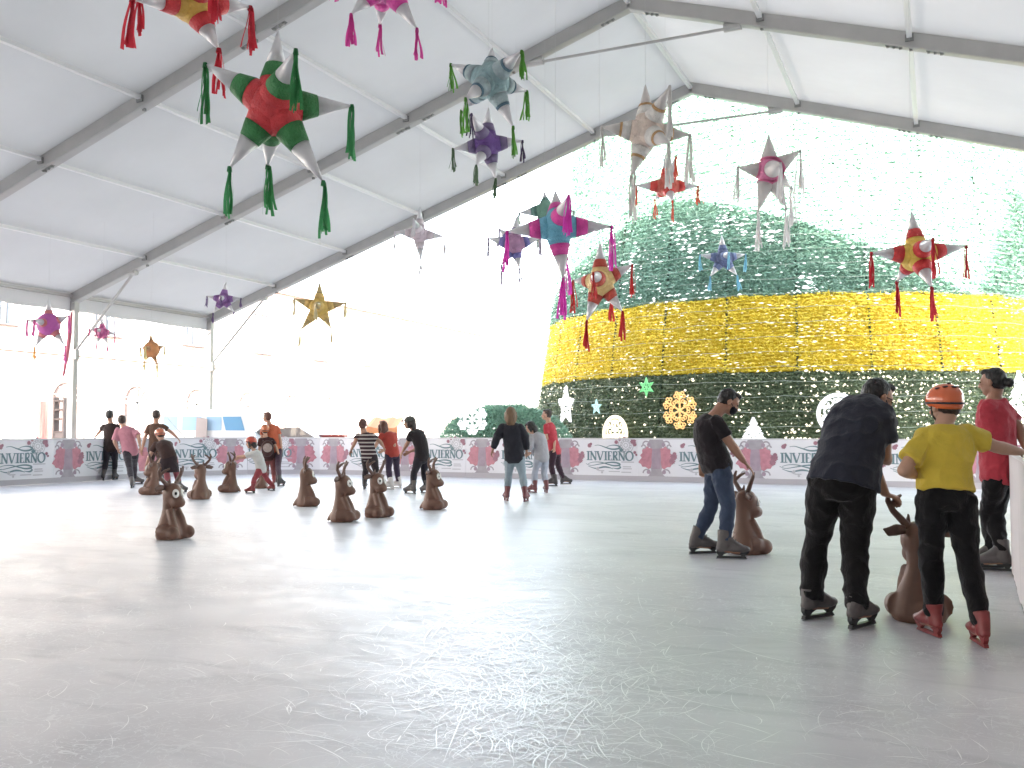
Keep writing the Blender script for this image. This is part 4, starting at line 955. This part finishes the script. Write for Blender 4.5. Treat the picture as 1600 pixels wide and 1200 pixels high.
def skate(person, sole, u, sc, boot, cuffh, off, shin=None, pitch=0, holder=HOLDER, roll=0, lace=None, sk='skate'):
    """sole = middle of the blade edge; u = way the toe points"""
    up = UP; side = u.cross(UP).normalized()
    if pitch: u, up = u*math.cos(pitch)-UP*math.sin(pitch), UP*math.cos(pitch)+u.cross(Vector((0, 0, 0)))*0+Vector((u.x, u.y, 0))*math.sin(pitch)
    if roll: up2 = up*math.cos(roll)+side*math.sin(roll); side = side*math.cos(roll)-up*math.sin(roll); up = up2
    P = lambda f, s, z: sole+u*f*sc+side*s*sc+up*z*sc
    b = A(); H0 = .065
    b.tube([P(-.135, 0, H0+.02), P(-.11, 0, H0+.03), P(-.04, 0, H0+.035), P(.04, 0, H0+.035), P(.10, 0, H0+.033), P(.145, 0, H0+.03), P(.168, 0, H0+.024)], [(.022*sc, .02*sc), (.037*sc, .032*sc), (.040*sc, .036*sc), (.047*sc, .038*sc), (.050*sc, .036*sc), (.038*sc, .028*sc), (.014*sc, .014*sc)], 14, side)
    an = P(-.068, 0, H0+.085); sh = ((shin if shin is not None else up)+up*.15).normalized(); cl = max(.03, cuffh-.085)*sc
    b.tube([P(-.07, 0, H0+.01), P(-.072, 0, H0+.06), an, an+sh*cl*.5, an+sh*cl], [(.040*sc, .058*sc), (.043*sc, .064*sc), (.046*sc, .060*sc), (.052*sc, .062*sc), (.058*sc, .068*sc)], 14, side)
    b.tube([P(-.03, 0, H0+.12), P(.03, 0, H0+.075), P(.09, 0, H0+.05)], [(.038*sc, .035*sc), (.040*sc, .032*sc), (.042*sc, .025*sc)], 12, side)
    so = b.solid(sk, boot, person, .008*max(.7, sc), 4, off)
    h = A()
    pl = [(-.135, H0+.016), (-.135, H0-.008), (-.115, .03), (-.125, .012), (.135, .012), (.115, .03), (.150, H0-.008), (.162, H0+.016)]
    top = [(.095, .030), (.07, .048), (.02, H0-.006), (-.03, H0-.006), (-.065, .048), (-.085, .030)]
    for outline in ([pl[0], pl[1], pl[2], (-.085, .030), (-.065, .048), (-.03, H0-.004), (-.03, H0+.016)], [(.02, H0+.016), (.02, H0-.004), (.07, .048), (.095, .030), pl[5], pl[6], pl[7]], [(-.03, H0+.016), (-.03, H0-.004), (.02, H0-.004), (.02, H0+.016)], [(-.128, .031), (-.135, .010), (.140, .010), (.125, .031)]):
        h.prism([(x*sc, z*sc) for x, z in outline], sole-side*.014*sc, u, up, side*.028*sc)
    h.build('blade_holder', holder, so, off=off)
    e = A(); e.prism([(-.142*sc, .012*sc), (-.138*sc, .001), (.13*sc, .001), (.155*sc, .012*sc)], sole-side*.0025, u, up, side*.005); e.build('blade', BLADE, so, off=off)
    if lace:
        l = A()
        for k in range(5):
            f = -.012+.022*k; z = H0+.165-.024*k; l.tube([P(f, -.03, z-.012), P(f+.012, 0, z+.002), P(f, .03, z-.012)], .0035*sc, 5)
        l.tube([P(-.01, 0, H0+.17), P(.02, .03, H0+.19), P(.035, .045, H0+.165)], .003*sc, 5); l.build('laces', lace, so, off=off)
    return so
def head_shape(a, c, u, up, s, full=True):
    """c = centre of the head, u = way it looks, s = scale (1 = adult)"""
    r = u.cross(up).normalized(); P = lambda f, x, z: c+u*f*s+r*x*s+up*z*s
    ax = (r, u, up)
    a.ell(P(-.012, 0, .028), .074*s, .094*s, .088*s, ax, 18, 12); a.ell(P(.028, 0, -.038), .056*s, .060*s, .075*s, ax, 16, 10)
    a.ell(P(.055, 0, -.085), .030*s, .030*s, .026*s, ax); a.ell(P(.066, 0, .022), .052*s, .026*s, .022*s, ax)
    a.tube([P(.082, 0, .018), P(.100, 0, -.012), P(.108, 0, -.030), P(.088, 0, -.038)], [.010*s, .012*s, .016*s, .012*s], 8)
    for k in (-1, 1):
        a.ell(P(.072, k*.032, -.022), .022*s, .018*s, .02*s, ax); a.ell(P(-.010, k*.080, -.012), .012*s, .021*s, .033*s, ax)
    a.ell(P(.082, 0, -.056), .024*s, .013*s, .011*s, ax)
    return P, r
def tor(sp, rt, H, g, gap, t0, t1, n=11, wf=1.0, tight=1.0):
    """torso loft along the spine between t0 and t1"""
    T = [-.16, -.05, 0, .2, .4, .6, .8, .92, 1.0]; Wd = [.060, .094, .098, .090, .086, .093, .099, .080, .040]; Dp = [.052, .068, .070, .064, .062, .068, .066, .052, .040]
    pts, rad, rr = [], [], []
    for i in range(n):
        t = t0+(t1-t0)*i/(n-1); w_ = float(np.interp(t, T, Wd))*H*g*wf+gap; d_ = float(np.interp(t, T, Dp))*H*g+gap
        pts.append(sp(t)); rad.append((w_, d_)); rr.append(rt(t))
    return pts, rad, rr
def person(label, H, feet, pel, neck, head, face, look, wrists, shirt, pants, hair, boots, skin=SKIN, nod=0, girth=1.0, toes=None, elbows=(None, None), shoulders=None, hipface=None, sleeve=.62, hunch=.0, loose=.012, pantloose=.010, vox=.013, dp=0, hs=1.0, legend=.93, hem=-.07, helmet=None, mask=None, cap=None, lace=None, pitches=(0, 0), holder=HOLDER, curl=(.6, .6), palms=(None, None), fdirs=(None, None), knee=None, skirt=None, stripes=None, eyes=True, glasses=None, hairlen=0, extra=None, bare=False, rolls=(0, 0), kb=1.012, waist=.05, flare=0, hsx=1.0, wrk=.006, cuff=.20):
    hipface = face if hipface is None else hipface
    sc = H/1.75
    FT = []
    for f in feet:
        if len(f) == 2: FT.append(G(*f))
        else: FT.append(W(f[0], f[1], f[2]))
    D = sum(RDd(f) for f in FT)/2+dp
    base = (FT[0]+FT[1])/2; base.z = 0
    pelv = W(pel[0], pel[1], D); nb = W(neck[0], neck[1], D+neck[2]); hd = W(head[0], head[1], D+head[2])
    U, RT = DIR(face), RIGHT(face); HU, HR = DIR(hipface), RIGHT(hipface)
    mid = (pelv+nb)/2 + (-U+UP*.6).normalized()*hunch*H
    def sp(t):
        if t < 0: return pelv + (pelv-mid).normalized()*(-t)*(nb-pelv).length*.0 + (UP*-1*.5+(pelv-mid).normalized()*.5)*(-t)*(nb-pelv).length
        return pelv*(1-t)**2 + (mid*2-(pelv+nb)/2)*2*t*(1-t) + nb*t*t
    rt = lambda t: HR.lerp(RT, min(1, max(0, t)))
    root = thing('person', label, 'person', base)
    S1 = sp(.87); sh = [S1-RT*.094*H*girth**.6, S1+RT*.094*H*girth**.6]
    if shoulders:
        for i, q in enumerate(shoulders):
            if q: sh[i] = W(q[0], q[1], D+q[2])
    hips = [pelv-HR*.052*H*girth**.5-UP*.005, pelv+HR*.052*H*girth**.5-UP*.005]
    SK = SKIN if skin is None else skin
    body = A(); pts, rad, rr = tor(sp, rt, H, girth, -.006, -.12, 1.0); body.tube(pts, rad, 18, rr)
    # head, neck
    lu = DIR(look)*math.cos(R(nod))-UP*math.sin(R(nod)); lup = UP*math.cos(R(nod))+DIR(look)*math.sin(R(nod))
    s = H/1.75*hs*hsx*1.09
    P, hr = head_shape(body, hd, lu, lup, s)
    nk = P(-.03, 0, -.05); body.tube([nb-(nb-sp(.9)).normalized()*.03, nb.lerp(nk, .4), nk], [.044*H, .036*H, .038*H], 12)
    arms = []
    for i in (0, 1):
        k = -1 if i == 0 else 1
        wr = W(wrists[i][0], wrists[i][1], D+wrists[i][2])
        if elbows[i]: el = W(elbows[i][0], elbows[i][1], D+elbows[i][2])
        else: el = ik(sh[i], wr, .172*H, .152*H, -U*.8-UP*.35+RT*k*.5)
        arms.append((sh[i], el, wr))
        g2 = girth**.6
        body.ell(sh[i], .036*H*g2, .036*H*g2, .034*H)
        body.tube([sh[i], sh[i].lerp(el, .35), sh[i].lerp(el, .8), el], [.030*H*g2, .031*H*g2, .026*H*g2, .0245*H*g2], 12)
        body.tube([el, el.lerp(wr, .25), el.lerp(wr, .7), wr], [.0245*H*g2, .0262*H*g2, .0195*H*g2, (.0165*H, .0145*H)], 12)
        body.ell(el, .025*H*g2, .025*H*g2, .025*H*g2)
        fa = (wr-el).normalized(); fd = fdirs[i] if fdirs[i] is not None else (fa+UP*-.15)
        pm_ = palms[i] if palms[i] is not None else (-RT*k*.7 - UP*.3 - U*.2)
        hand(body, wr, fd, pm_, 1 if i else -1, sc*1.02*(1.08 if H < 1.3 else 1), curl[i])
    legs = []
    for i in (0, 1):
        tf = DIR(toes[i] if toes else hipface); ank = FT[i]-tf*.066*sc*.95+UP*(.065+.09)*sc
        if pitches[i]: ank = FT[i]-tf*.03*sc+UP*.19*sc-tf*math.sin(pitches[i])*.02
        qk = min(1.0, (ank-hips[i]).length*kb/(.47*H)); kn = ik(hips[i], ank, .245*H*qk, .225*H*qk, (knee[i] if knee else HU*1.0+UP*.2))
        legs.append((hips[i], kn, ank, tf)); g2 = girth**.5
        body.tube([hips[i]+UP*.02, hips[i].lerp(kn, .3), hips[i].lerp(kn, .8), kn], [.052*H*g2, .050*H*g2, .036*H*g2, .034*H*g2], 14)
        body.tube([kn, kn.lerp(ank, .3), kn.lerp(ank, .75), ank], [.034*H*g2, .035*H*g2, .025*H, .023*H], 12); body.ell(kn, .034*H, .034*H, .034*H)
        body.tube([ank, ank-UP*.05*sc, FT[i]+UP*.085*sc+tf*.09*sc], [.023*H, .024*H, .018*H], 10)
    body.solid('body', SK, root, min(vox, .0085 if vox < .012 else .011), 3, base)
    # eyes
    e = A()
    for k in (-1, 1): e.ell(P(.082, k*.030, .006), .012*s, .008*s, .0065*s, (hr, lu, lup), 10, 6)
    e.build('eyes', plain((.03, .02, .018), .2), root, True, base)
    # trousers
    t = A(); pts, rad, rr = tor(sp, rt, H, girth, min(pantloose*.7, loose-.016), -.15, waist, 7); t.tube(pts, rad, 18, rr)
    for hp, kn, ank, tf in legs:
        en = kn.lerp(ank, legend); g2 = girth**.5; pl = pantloose
        t.tube([hp+UP*.03, hp.lerp(kn, .3), hp.lerp(kn, .8), kn], [.053*H*g2+pl, .051*H*g2+pl, .037*H*g2+pl, .035*H*g2+pl], 16)
        t.ell(kn, .035*H*g2+pl, .035*H*g2+pl, .035*H*g2+pl)
        t.tube([kn, kn.lerp(en, .35), kn.lerp(en, .8), en], [.035*H*g2+pl, .036*H*g2+pl, .028*H+pl+flare*.6, .0265*H+pl+flare], 14)
    t.solid('trousers', cloth(pants), root, vox, 3, base, wrk*1.0, 7, seed=H*9+pel[0])
    # shirt
    c = A(); pts, rad, rr = tor(sp, rt, H, girth, loose, hem, .985, 13); 
    c.tube(pts, rad, 20, rr)
    for sh_, el, wr in arms:
        g2 = girth**.6; q = min(1, sleeve); en = sh_.lerp(el, q)
        c.ell(sh_, .030*H*g2+loose*.8, .030*H*g2+loose*.8, .029*H+loose*.8)
        c.tube([sh_, sh_.lerp(en, .5), en], [.029*H*g2+loose, .031*H*g2+loose, .030*H*g2+loose*1.2], 14)
        if sleeve > 1:
            en2 = el.lerp(wr, sleeve-1.0); c.ell(el, .026*H*g2+loose, .026*H*g2+loose, .026*H*g2+loose); c.tube([el, el.lerp(en2, .5), en2], [.026*H*g2+loose, .025*H*g2+loose, .019*H*g2+loose*.8], 12)
    sm = cloth(shirt)
    if stripes: sm = stripe_mat(shirt, stripes)
    c.solid('shirt' if not extra or extra != 'jacket' else 'jacket', sm, root, vox, 3, base, wrk, 7, seed=H*5+pel[1], wdir=None)
    if skirt:
        k = A(); k.tube([sp(.12), sp(0), pelv-UP*.12*H, pelv-UP*.19*H], [(.10*H, .08*H), (.112*H, .09*H), (.13*H, .11*H), (.14*H, .12*H)], 18, HR); k.solid('tunic', cloth(skirt), root, vox, 3, base, wrk, 7)
    # hair
    if hair:
        mat, kind = hair; h = A(); ax = (hr, lu, lup)
        h.ell(P(-.030, 0, .034), .083*s, .090*s, .090*s, ax, 20, 12); h.ell(P(-.052, 0, .002), .076*s, .062*s, .080*s, ax, 18, 10); h.ell(P(.038, 0, .088), .060*s, .046*s, .028*s, ax, 14, 8)
        if kind == 'short':
            h.ell(P(.05, 0, .094), .055*s, .035*s, .022*s, ax)
        if kind in ('long', 'bob'):
            L = hairlen or .22
            h.tube([P(-.05, 0, .03), P(-.075, 0, -.06), P(-.08, 0, -.06)-UP*L*.5, P(-.075, 0, -.06)-UP*L], [(.085*s, .06*s), (.088*s, .055*s), (.085*s, .045*s), (.05*s, .02*s)], 16, hr)
            for k in (-1, 1): h.tube([P(.01, k*.075, .03), P(0, k*.082, -.05), P(-.01, k*.08, -.06)-UP*L*.45], [.03*s, .03*s, .015*s], 10)
        if kind == 'bun': h.ell(P(-.135, 0, -.02), .042*s, .045*s, .04*s, ax); h.tube([P(-.09, 0, 0), P(-.13, 0, -.01)], .03*s, 10)
        h.solid('hair', mat, root, .009 if vox < .012 else .012, 2, base, .005, 22, seed=pel[0])
    if cap:
        k = A(); ax = (hr, lu, lup); k.ell(P(-.012, 0, .05), .088*s, .105*s, .085*s, ax, 18, 10); k.tube([P(.06, 0, .055), P(.12, 0, .045), P(.165, 0, .03)], [(.07*s, .014*s), (.065*s, .010*s), (.03*s, .006*s)], 14, hr); k.solid('cap', cloth(cap), root, .01, 2, base)
    if helmet:
        k = A(); ax = (hr, lu, lup); n = 22; rows = 9; V = []; Fc = []
        for j in range(rows+1):
            ph = -.62+(math.pi/2+.62)*j/rows
            for i in range(n):
                th = 2*math.pi*i/n; cz = math.cos(ph)
                low = -.02*math.cos(th-math.pi/2) if j == 0 else 0
                V.append(P(-.012+.122*cz*math.sin(th), .104*cz*math.cos(th), .042+.098*math.sin(ph)+(.03*math.sin(th) if j < 2 else 0)))
        Fc = [(j*n+i, j*n+(i+1) % n, (j+1)*n+(i+1) % n, (j+1)*n+i) for j in range(rows) for i in range(n)]+[tuple(range(n-1, -1, -1))]
        k.add(V, Fc); ho = k.build('helmet', pm('helmet_shell', helmet, .25, coat=.6, spec=.6), root, True, base)
        ho.data.polygons[len(ho.data.polygons)-1].use_smooth = False
        v = A()
        for th, ph, wd in ((-1.57, .55, .022), (-1.0, .62, .018), (-2.14, .62, .018), (-1.57, 1.0, .016), (-.5, .6, .016), (-2.64, .6, .016), (1.57, .6, .018), (1.0, .6, .016), (2.14, .6, .016)):
            cz = math.cos(ph); q = P(-.012+.124*cz*math.sin(th), .106*cz*math.cos(th), .042+.100*math.sin(ph)); nn = (q-P(-.012, 0, .042)).normalized(); t1 = nn.cross(lup).normalized(); t2 = nn.cross(t1)
            v.ell(q, wd*s, .007*s, .005*s, (t1, t2, nn), 12, 6)
        v.build('helmet_vents', plain((.03, .012, .01), .6), ho, True, base)
        b2 = A(); b2.tube([P(-.012+.118*math.sin(th), .101*math.cos(th), .018+(.03*math.sin(th))) for th in np.linspace(0, 2*math.pi, 25)], .007*s, 6); b2.build('helmet_rim', plain((.02, .02, .02), .5), ho, True, base)
        st = A()
        for k_ in (-1, 1): st.tube([P(.0, k_*.09, .0), P(.02, k_*.078, -.05), P(.03, k_*.03, -.115), P(.03, 0, -.12)], .006*s, 6)
        st.build('chin_strap', plain((.02, .02, .02), .7), ho, True, base)
    if mask:
        m = A(); ax = (hr, lu, lup); m.ell(P(.060, 0, -.048), .062*s, .054*s, .052*s, ax, 16, 10); mo = m.solid('face_mask', cloth(mask), root, .009, 2, base)
        l = A()
        for k in (-1, 1): l.tube([P(.05, k*.058, -.03), P(.01, k*.078, -.012), P(-.02, k*.085, .0)], .003*s, 5)
        l.build('ear_loop', cloth(mask), mo, True, base)
    if glasses:
        gl = A()
        for k in (-1, 1):
            gl.tube([P(.098, k*.032+.022*math.cos(q), .004+.018*math.sin(q)) for q in np.linspace(0, 6.28, 13)], .0026*s, 5); gl.tube([P(.096, k*.056, .008), P(.05, k*.076, .008), P(-.01, k*.084, .002)], .0028*s, 5)
        gl.tube([P(.10, -.010, .006), P(.10, .010, .006)], .0026*s, 5); gl.build('glasses', plain((.02, .02, .02), .3), root, True, base)
    if boots:
        for i in (0, 1):
            skate(root, FT[i], legs[i][3], sc*1.09, boots, cuff, base, (legs[i][1]-legs[i][2]).normalized(), pitches[i], holder, rolls[i], lace)
    return root, arms, D
def RDd(v): return -v.x*SY + v.y*CY
def stripe_mat(c0, c1):
    m = pm('striped_knit', c0, .85, spec=.2); t = m.node_tree; b = t.nodes['Principled BSDF']
    tc = t.nodes.new('ShaderNodeTexCoord'); sx = t.nodes.new('ShaderNodeSeparateXYZ'); t.links.new(tc.outputs['Object'], sx.inputs[0])
    mt = t.nodes.new('ShaderNodeMath'); mt.operation = 'MULTIPLY'; mt.inputs[1].default_value = 12.5; t.links.new(sx.outputs[2], mt.inputs[0])
    fr = t.nodes.new('ShaderNodeMath'); fr.operation = 'FRACT'; t.links.new(mt.outputs[0], fr.inputs[0])
    gt = t.nodes.new('ShaderNodeMath'); gt.operation = 'GREATER_THAN'; gt.inputs[1].default_value = .62; t.links.new(fr.outputs[0], gt.inputs[0])
    mx = t.nodes.new('ShaderNodeMix'); mx.data_type = 'RGBA'; mx.inputs[6].default_value = (*c0, 1); mx.inputs[7].default_value = (*c1, 1)
    t.links.new(gt.outputs[0], mx.inputs[0]); t.links.new(mx.outputs[2], b.inputs['Base Color']); return m
BT_G = pm('boot_grey', (.105, .092, .09), .5, var=.2, vscale=20, bump=.15, bscale=60); BT_D = pm('boot_dark', (.05, .042, .042), .5, var=.2, vscale=20, bump=.15, bscale=60)
BT_R = pm('boot_red', (.22, .035, .035), .4, var=.2, vscale=14, bump=.1, bscale=60); BT_W = pm('boot_white', (.60, .57, .55), .4, var=.08, vscale=20, bump=.1, bscale=60); BT_M = pm('boot_maroon', (.15, .04, .045), .45, var=.2, vscale=14)
LACE = plain((.06, .05, .05), .8)
V3 = lambda r, d, z: RD(r, d, z)
near = dict(vox=.009)
# the man in black with jeans, reaching toward a reindeer
person('masked man in black tee and blue jeans walking a reindeer aid', 1.72, [(1098, 866), (1143, 874)], (1121, 729), (1115, 652, 0), (1139, 628, 0), 88, 88, [(1096, 722, .2), (1163, 722, -.12)],
  (.018, .014, .017), (.045, .062, .105), (HAIRB, 'short'), BT_G, nod=32, toes=(80, 100), elbows=((1093, 692, .18), (1143, 695, -.16)), mask=(.012, .013, .02), hunch=.045, lace=LACE, curl=(.5, .25), hem=-.10, girth=1.14, loose=.022, pantloose=.010, wrk=.012, kb=1.012, eyes=True, palms=(None, V3(-.3, .3, -1)), fdirs=(None, V3(.8, .1, -.8)), **near)
# the stooping big man
person('broad man in navy tee and black trousers stooping over a reindeer aid', 1.74, [(1278, 967), (1347, 981)], (1316, 762), (1358, 634, .22), (1372, 622, .27), 42, 78, [(1384, 773, .06), (1387, 722, .14)],
  (.026, .028, .042), (.0075, .0065, .0075), (HAIRB, 'short'), BT_G, nod=24, toes=(58, 50), elbows=((1362, 731, .10), (1381, 712, .02)), shoulders=((1318, 655, .28), (1378, 655, .02)), mask=(.02, .022, .03), glasses=True, hunch=.03, girth=1.22, pantloose=.016, loose=.030, legend=1.04, knee=(DIR(8), DIR(8)), kb=1.03, hipface=22, curl=(1.0, 1.1), sleeve=.66, hem=.02, waist=.15, flare=.014, wrk=.015, cuff=.12, palms=(V3(.2, .3, -1), None), fdirs=(V3(.75, .35, -.15), V3(.1, .6, .1)), **near)
wb = W(1377, 773, RDd(G(1312, 974))+.12)
# the boy in yellow
person('boy in yellow tee and orange helmet pushing the largest reindeer aid', 1.47, [(1452, 992), (1530, 1008)], (1478, 782), (1474, 664, .06), (1475, 635, .10), 2, -14, [(1437, 744, .12), (1598, 707, .10)],
  (.62, .46, .06), (.0065, .006, .0075), (HAIRBR, 'short'), BT_R, skin=SKIN2, nod=12, toes=(-6, 8), elbows=((1412, 735, -.04), (1556, 698, .04)), shoulders=((1446, 682, .04), (1507, 679, .04)), helmet=(.66, .13, .04), girth=1.14, loose=.020, pantloose=.012, hs=1.10, sleeve=.72, hem=.13, waist=.23, wrk=.015, legend=1.0, curl=(.7, .45), palms=(V3(1, .2, 0), V3(0, 0, -1)), fdirs=(V3(.8, .5, .1), V3(.85, .4, -.1)), pitches=(0, 0), cuff=.16, holder=BT_R, **near)
# the person in red by the side barrier
person('dark-haired skater in red tee leaning on the side barrier at right', 1.73, [(1541, 888), (1553, 893)], (1562, 742), (1553, 622, 0), (1550, 597, 0), 312, 318, [(1538, 706, .22), (1602, 700, -.10)],
  (.44, .045, .065), (.0075, .0065, .008), (HAIRB, 'bun'), BT_G, skin=SKIN, nod=4, toes=(285, 290), elbows=(None, (1592, 668, .0)), loose=.028, girth=1.14, hem=-.12, sleeve=.75, wrk=.015, pantloose=.012, palms=(None, V3(0, 0, -1)), fdirs=(None, V3(.8, .4, -.2)), **near)
mid = dict(vox=.012, eyes=True, hsx=1.06)
person('woman in dark sweater and pale blue jeans seen from behind', 1.66, [(791, 783), (822, 784)], (804, 716), (798, 660, 0), (798, 647, 0), 4, 0, [(770, 702, -.02), (823, 704, .05)],
  (.022, .022, .030), (.26, .32, .36), (HAIRD, 'long'), BT_M, toes=(-14, 16), elbows=((777, 683, -.03), (821, 684, .0)), sleeve=1.92, loose=.028, hem=-.14, hairlen=.16, holder=BT_M, **mid)
person('woman in grey jacket bending forward between two other skaters', 1.58, [(832, 770), (853, 770)], (846, 716), (836, 679, .06), (829, 668, .08), 322, 290, [(823, 702, .02), (829, 708, .1)],
  (.36, .35, .37), (.36, .38, .44), (HAIRB, 'long'), BT_M, skin=SKIN2, nod=35, toes=(320, 350), sleeve=1.9, loose=.024, hem=-.16, hunch=.05, hairlen=.12, extra='jacket', holder=BT_M, **mid)
person('skater in bright red tee and dark leggings left of the tree', 1.66, [(862, 760), (884, 757)], (867, 706), (857, 660, 0), (854, 648, 0), 300, 285, [(849, 692, .1), (866, 700, -.2)],
  (.42, .045, .06), (.035, .016, .026), (HAIRBR, 'short'), BT_D, skin=SKIN2, toes=(280, 70), loose=.02, hem=-.1, pitches=(0, .0), **mid)
person('bald-looking man in brown and white striped shirt skating away', 1.64, [(570, 765), (590, 768)], (577, 714), (569, 676, 0), (567, 664, 0), 14, 0, [(549, 703, -.05), (599, 698, .1)],
  (.045, .025, .03), (.026, .018, .022), (pm('hair_cropped', (.10, .045, .035), .7), 'short'), BT_D, elbows=((555, 690, -.05), (594, 690, .0)), toes=(0, 10), stripes=(.42, .38, .36), loose=.02, hem=-.14, **mid)
person('woman with long auburn hair in red top and white skates', 1.60, [(606, 765), (619, 763)], (613, 711), (605, 676, .0), (598, 666, .02), 330, 320, [(584, 700, .1), (600, 703, -.1)],
  (.40, .06, .045), (.045, .03, .055), (HAIRR, 'long'), BT_W, skin=SKIN2, toes=(270, 285), loose=.016, hairlen=.34, hem=-.08, holder=BT_W, hunch=.03, **mid)
person('capped skater in black tee and charcoal trousers looking left', 1.68, [(641, 772), (664, 771)], (659, 717), (648, 673, 0), (640, 661, 0), 305, 275, [(629, 706, .02), (640, 706, .2)],
  (.022, .016, .018), (.025, .022, .03), (HAIRBR, 'bob'), BT_G, toes=(300, 320), loose=.02, cap=(.10, .10, .09), hem=-.06, hunch=.04, hairlen=.10, elbows=((637, 692, .02), None), **mid)
far = dict(vox=.014, eyes=True, hsx=1.10)
person('skater in black clothes resting one arm on the left barrier', 1.72, [(161, 751), (180, 750)], (173, 701), (173, 661, 0), (172, 649, 0), 352, 0, [(149, 683, .12), (191, 698, .1)],
  (.030, .018, .016), (.020, .016, .022), (HAIRB, 'short'), BT_D, elbows=((157, 673, .1), None), loose=.02, hem=-.14, toes=(330, 0), **far)
person('skater in pale pink shirt and dark trousers stepping right', 1.62, [(207, 763), (214, 757)], (204, 706), (194, 668, 0), (190, 657, 0), 336, 330, [(184, 702, .0), (219, 698, -.05)],
  (.50, .22, .27), (.028, .022, .03), (HAIRBR, 'short'), BT_G, skin=SKIN2, sleeve=.9, loose=.026, hem=-.16, toes=(350, 60), hunch=.03, **far)
person('tall person in brown tee standing behind the skater in pink leggings', 1.72, [(234, 752), (252, 752)], (243, 702), (244, 661, 0), (245, 649, 0), 5, 0, [(222, 703, -.15), (277, 684, .15)],
  (.085, .045, .03), (.045, .028, .028), (HAIRBR, 'short'), BT_D, elbows=(None, (266, 674, .1)), loose=.024, hem=-.14, **far)
person('skater in orange helmet, dark tunic and pink leggings bending over reindeer', 1.50, [(262, 771), (284, 770)], (264, 716), (253, 693, .1), (250, 680, .12), 335, 320, [(228, 728, .0), (243, 730, .1)],
  (.06, .035, .032), (.34, .10, .12), (HAIRBR, 'short'), BT_G, skin=SKIN2, nod=25, helmet=(.55, .17, .09), loose=.02, hem=-.22, skirt=(.035, .022, .026), hunch=.06, toes=(320, 30), **far)
person('person in navy sweater leaning over the barrier from outside', 1.64, [(389, 738), (400, 738)], (392, 699), (383, 667, .0), (377, 656, 0), 262, 258, [(366, 686, .1), (371, 687, -.1)],
  (.035, .04, .075), (.03, .03, .04), (HAIRB, 'short'), BT_D, sleeve=1.9, loose=.024, hem=-.1, hunch=.03, **far)
person('person in orange tee and plum trousers beside the child with backpack', 1.60, [(430, 754), (439, 760)], (430, 704), (421, 663, 0), (417, 652, 0), 335, 300, [(412, 694, .15), (440, 702, .0)],
  (.50, .12, .06), (.06, .03, .05), (HAIRR, 'short'), BT_D, skin=SKIN2, loose=.02, hem=-.1, toes=(330, 20), **far)
cb, _, cD = person('child in orange helmet and dark brown top wearing a backpack', 1.34, [(417, 757), (428, 758)], (421, 717), (415, 683, .0), (414, 672, 0), 345, 340, [(405, 715, .1), (436, 712, .0)],
  (.045, .018, .018), (.16, .05, .05), (HAIRBR, 'short'), BT_R, skin=SKIN2, helmet=(.56, .17, .07), hs=1.12, loose=.02, hem=-.1, **far)
person('small child in red helmet, white tee and red trousers holding a reindeer', 1.20, [(391, 771), (424, 767)], (408, 735), (397, 705, .0), (392, 692, .0), 282, 275, [(373, 713, .08), (374, 716, -.08)],
  (.56, .55, .53), (.28, .05, .06), (HAIRBR, 'long'), BT_R, skin=SKIN2, nod=8, helmet=(.48, .07, .04), hs=1.2, sleeve=.8, loose=.022, hem=-.14, hunch=.03, hairlen=.06, toes=(270, 300), **far)
# the child's backpack
bp = W(418, 701, cD-.19); bk = thing('backpack', 'dark backpack with round pale print on the child in orange helmet', 'backpack', bp)
ax = (RIGHT(345), DIR(345), UP)
A().ell((0, 0, 0), .15, .085, .20, ax).solid('pack_body', cloth((.06, .028, .026)), bk, .012, 2)
A().tube([-DIR(345)*.07+UP*.02, -DIR(345)*.092+UP*.02], [.105, .10], 20).build('round_print', pm('bag_print', (.36, .29, .26), .7, var=.5, vscale=25), bk)
for s in (-1, 1): A().tube([RIGHT(345)*s*.09+UP*.17+DIR(345)*.05, RIGHT(345)*s*.10+UP*.19+DIR(345)*.14, RIGHT(345)*s*.11+UP*.05+DIR(345)*.22], .018, 8).build('strap', cloth((.06, .028, .026)), bk)
# pink bag in the hand of the tall person
pb = W(226, 715, RDd(G(234, 752))-.12); bag = thing('carrier_bag', 'pale pink carrier bag hanging from the hand of the person in brown', 'bag', pb)
A().tube([(0, 0, .15), (0, 0, .02), (0, 0, -.18), (0, 0, -.34)], [(.08, .03), (.13, .05), (.15, .07), (.13, .06)], 14, RD(1, 0, 0)).solid('bag_body', cloth((.52, .24, .27)), bag, .012, 2, wrinkle=.01)
A().tube([RD(-.05, 0, .15), RD(-.03, 0, .24), RD(.03, 0, .24), RD(.05, 0, .15)], .008, 6).build('handle', cloth((.52, .24, .27)), bag)

for c_ in list(WORK.collection.objects): bpy.data.objects.remove(c_)
bpy.data.scenes.remove(WORK)   # WORK, done with
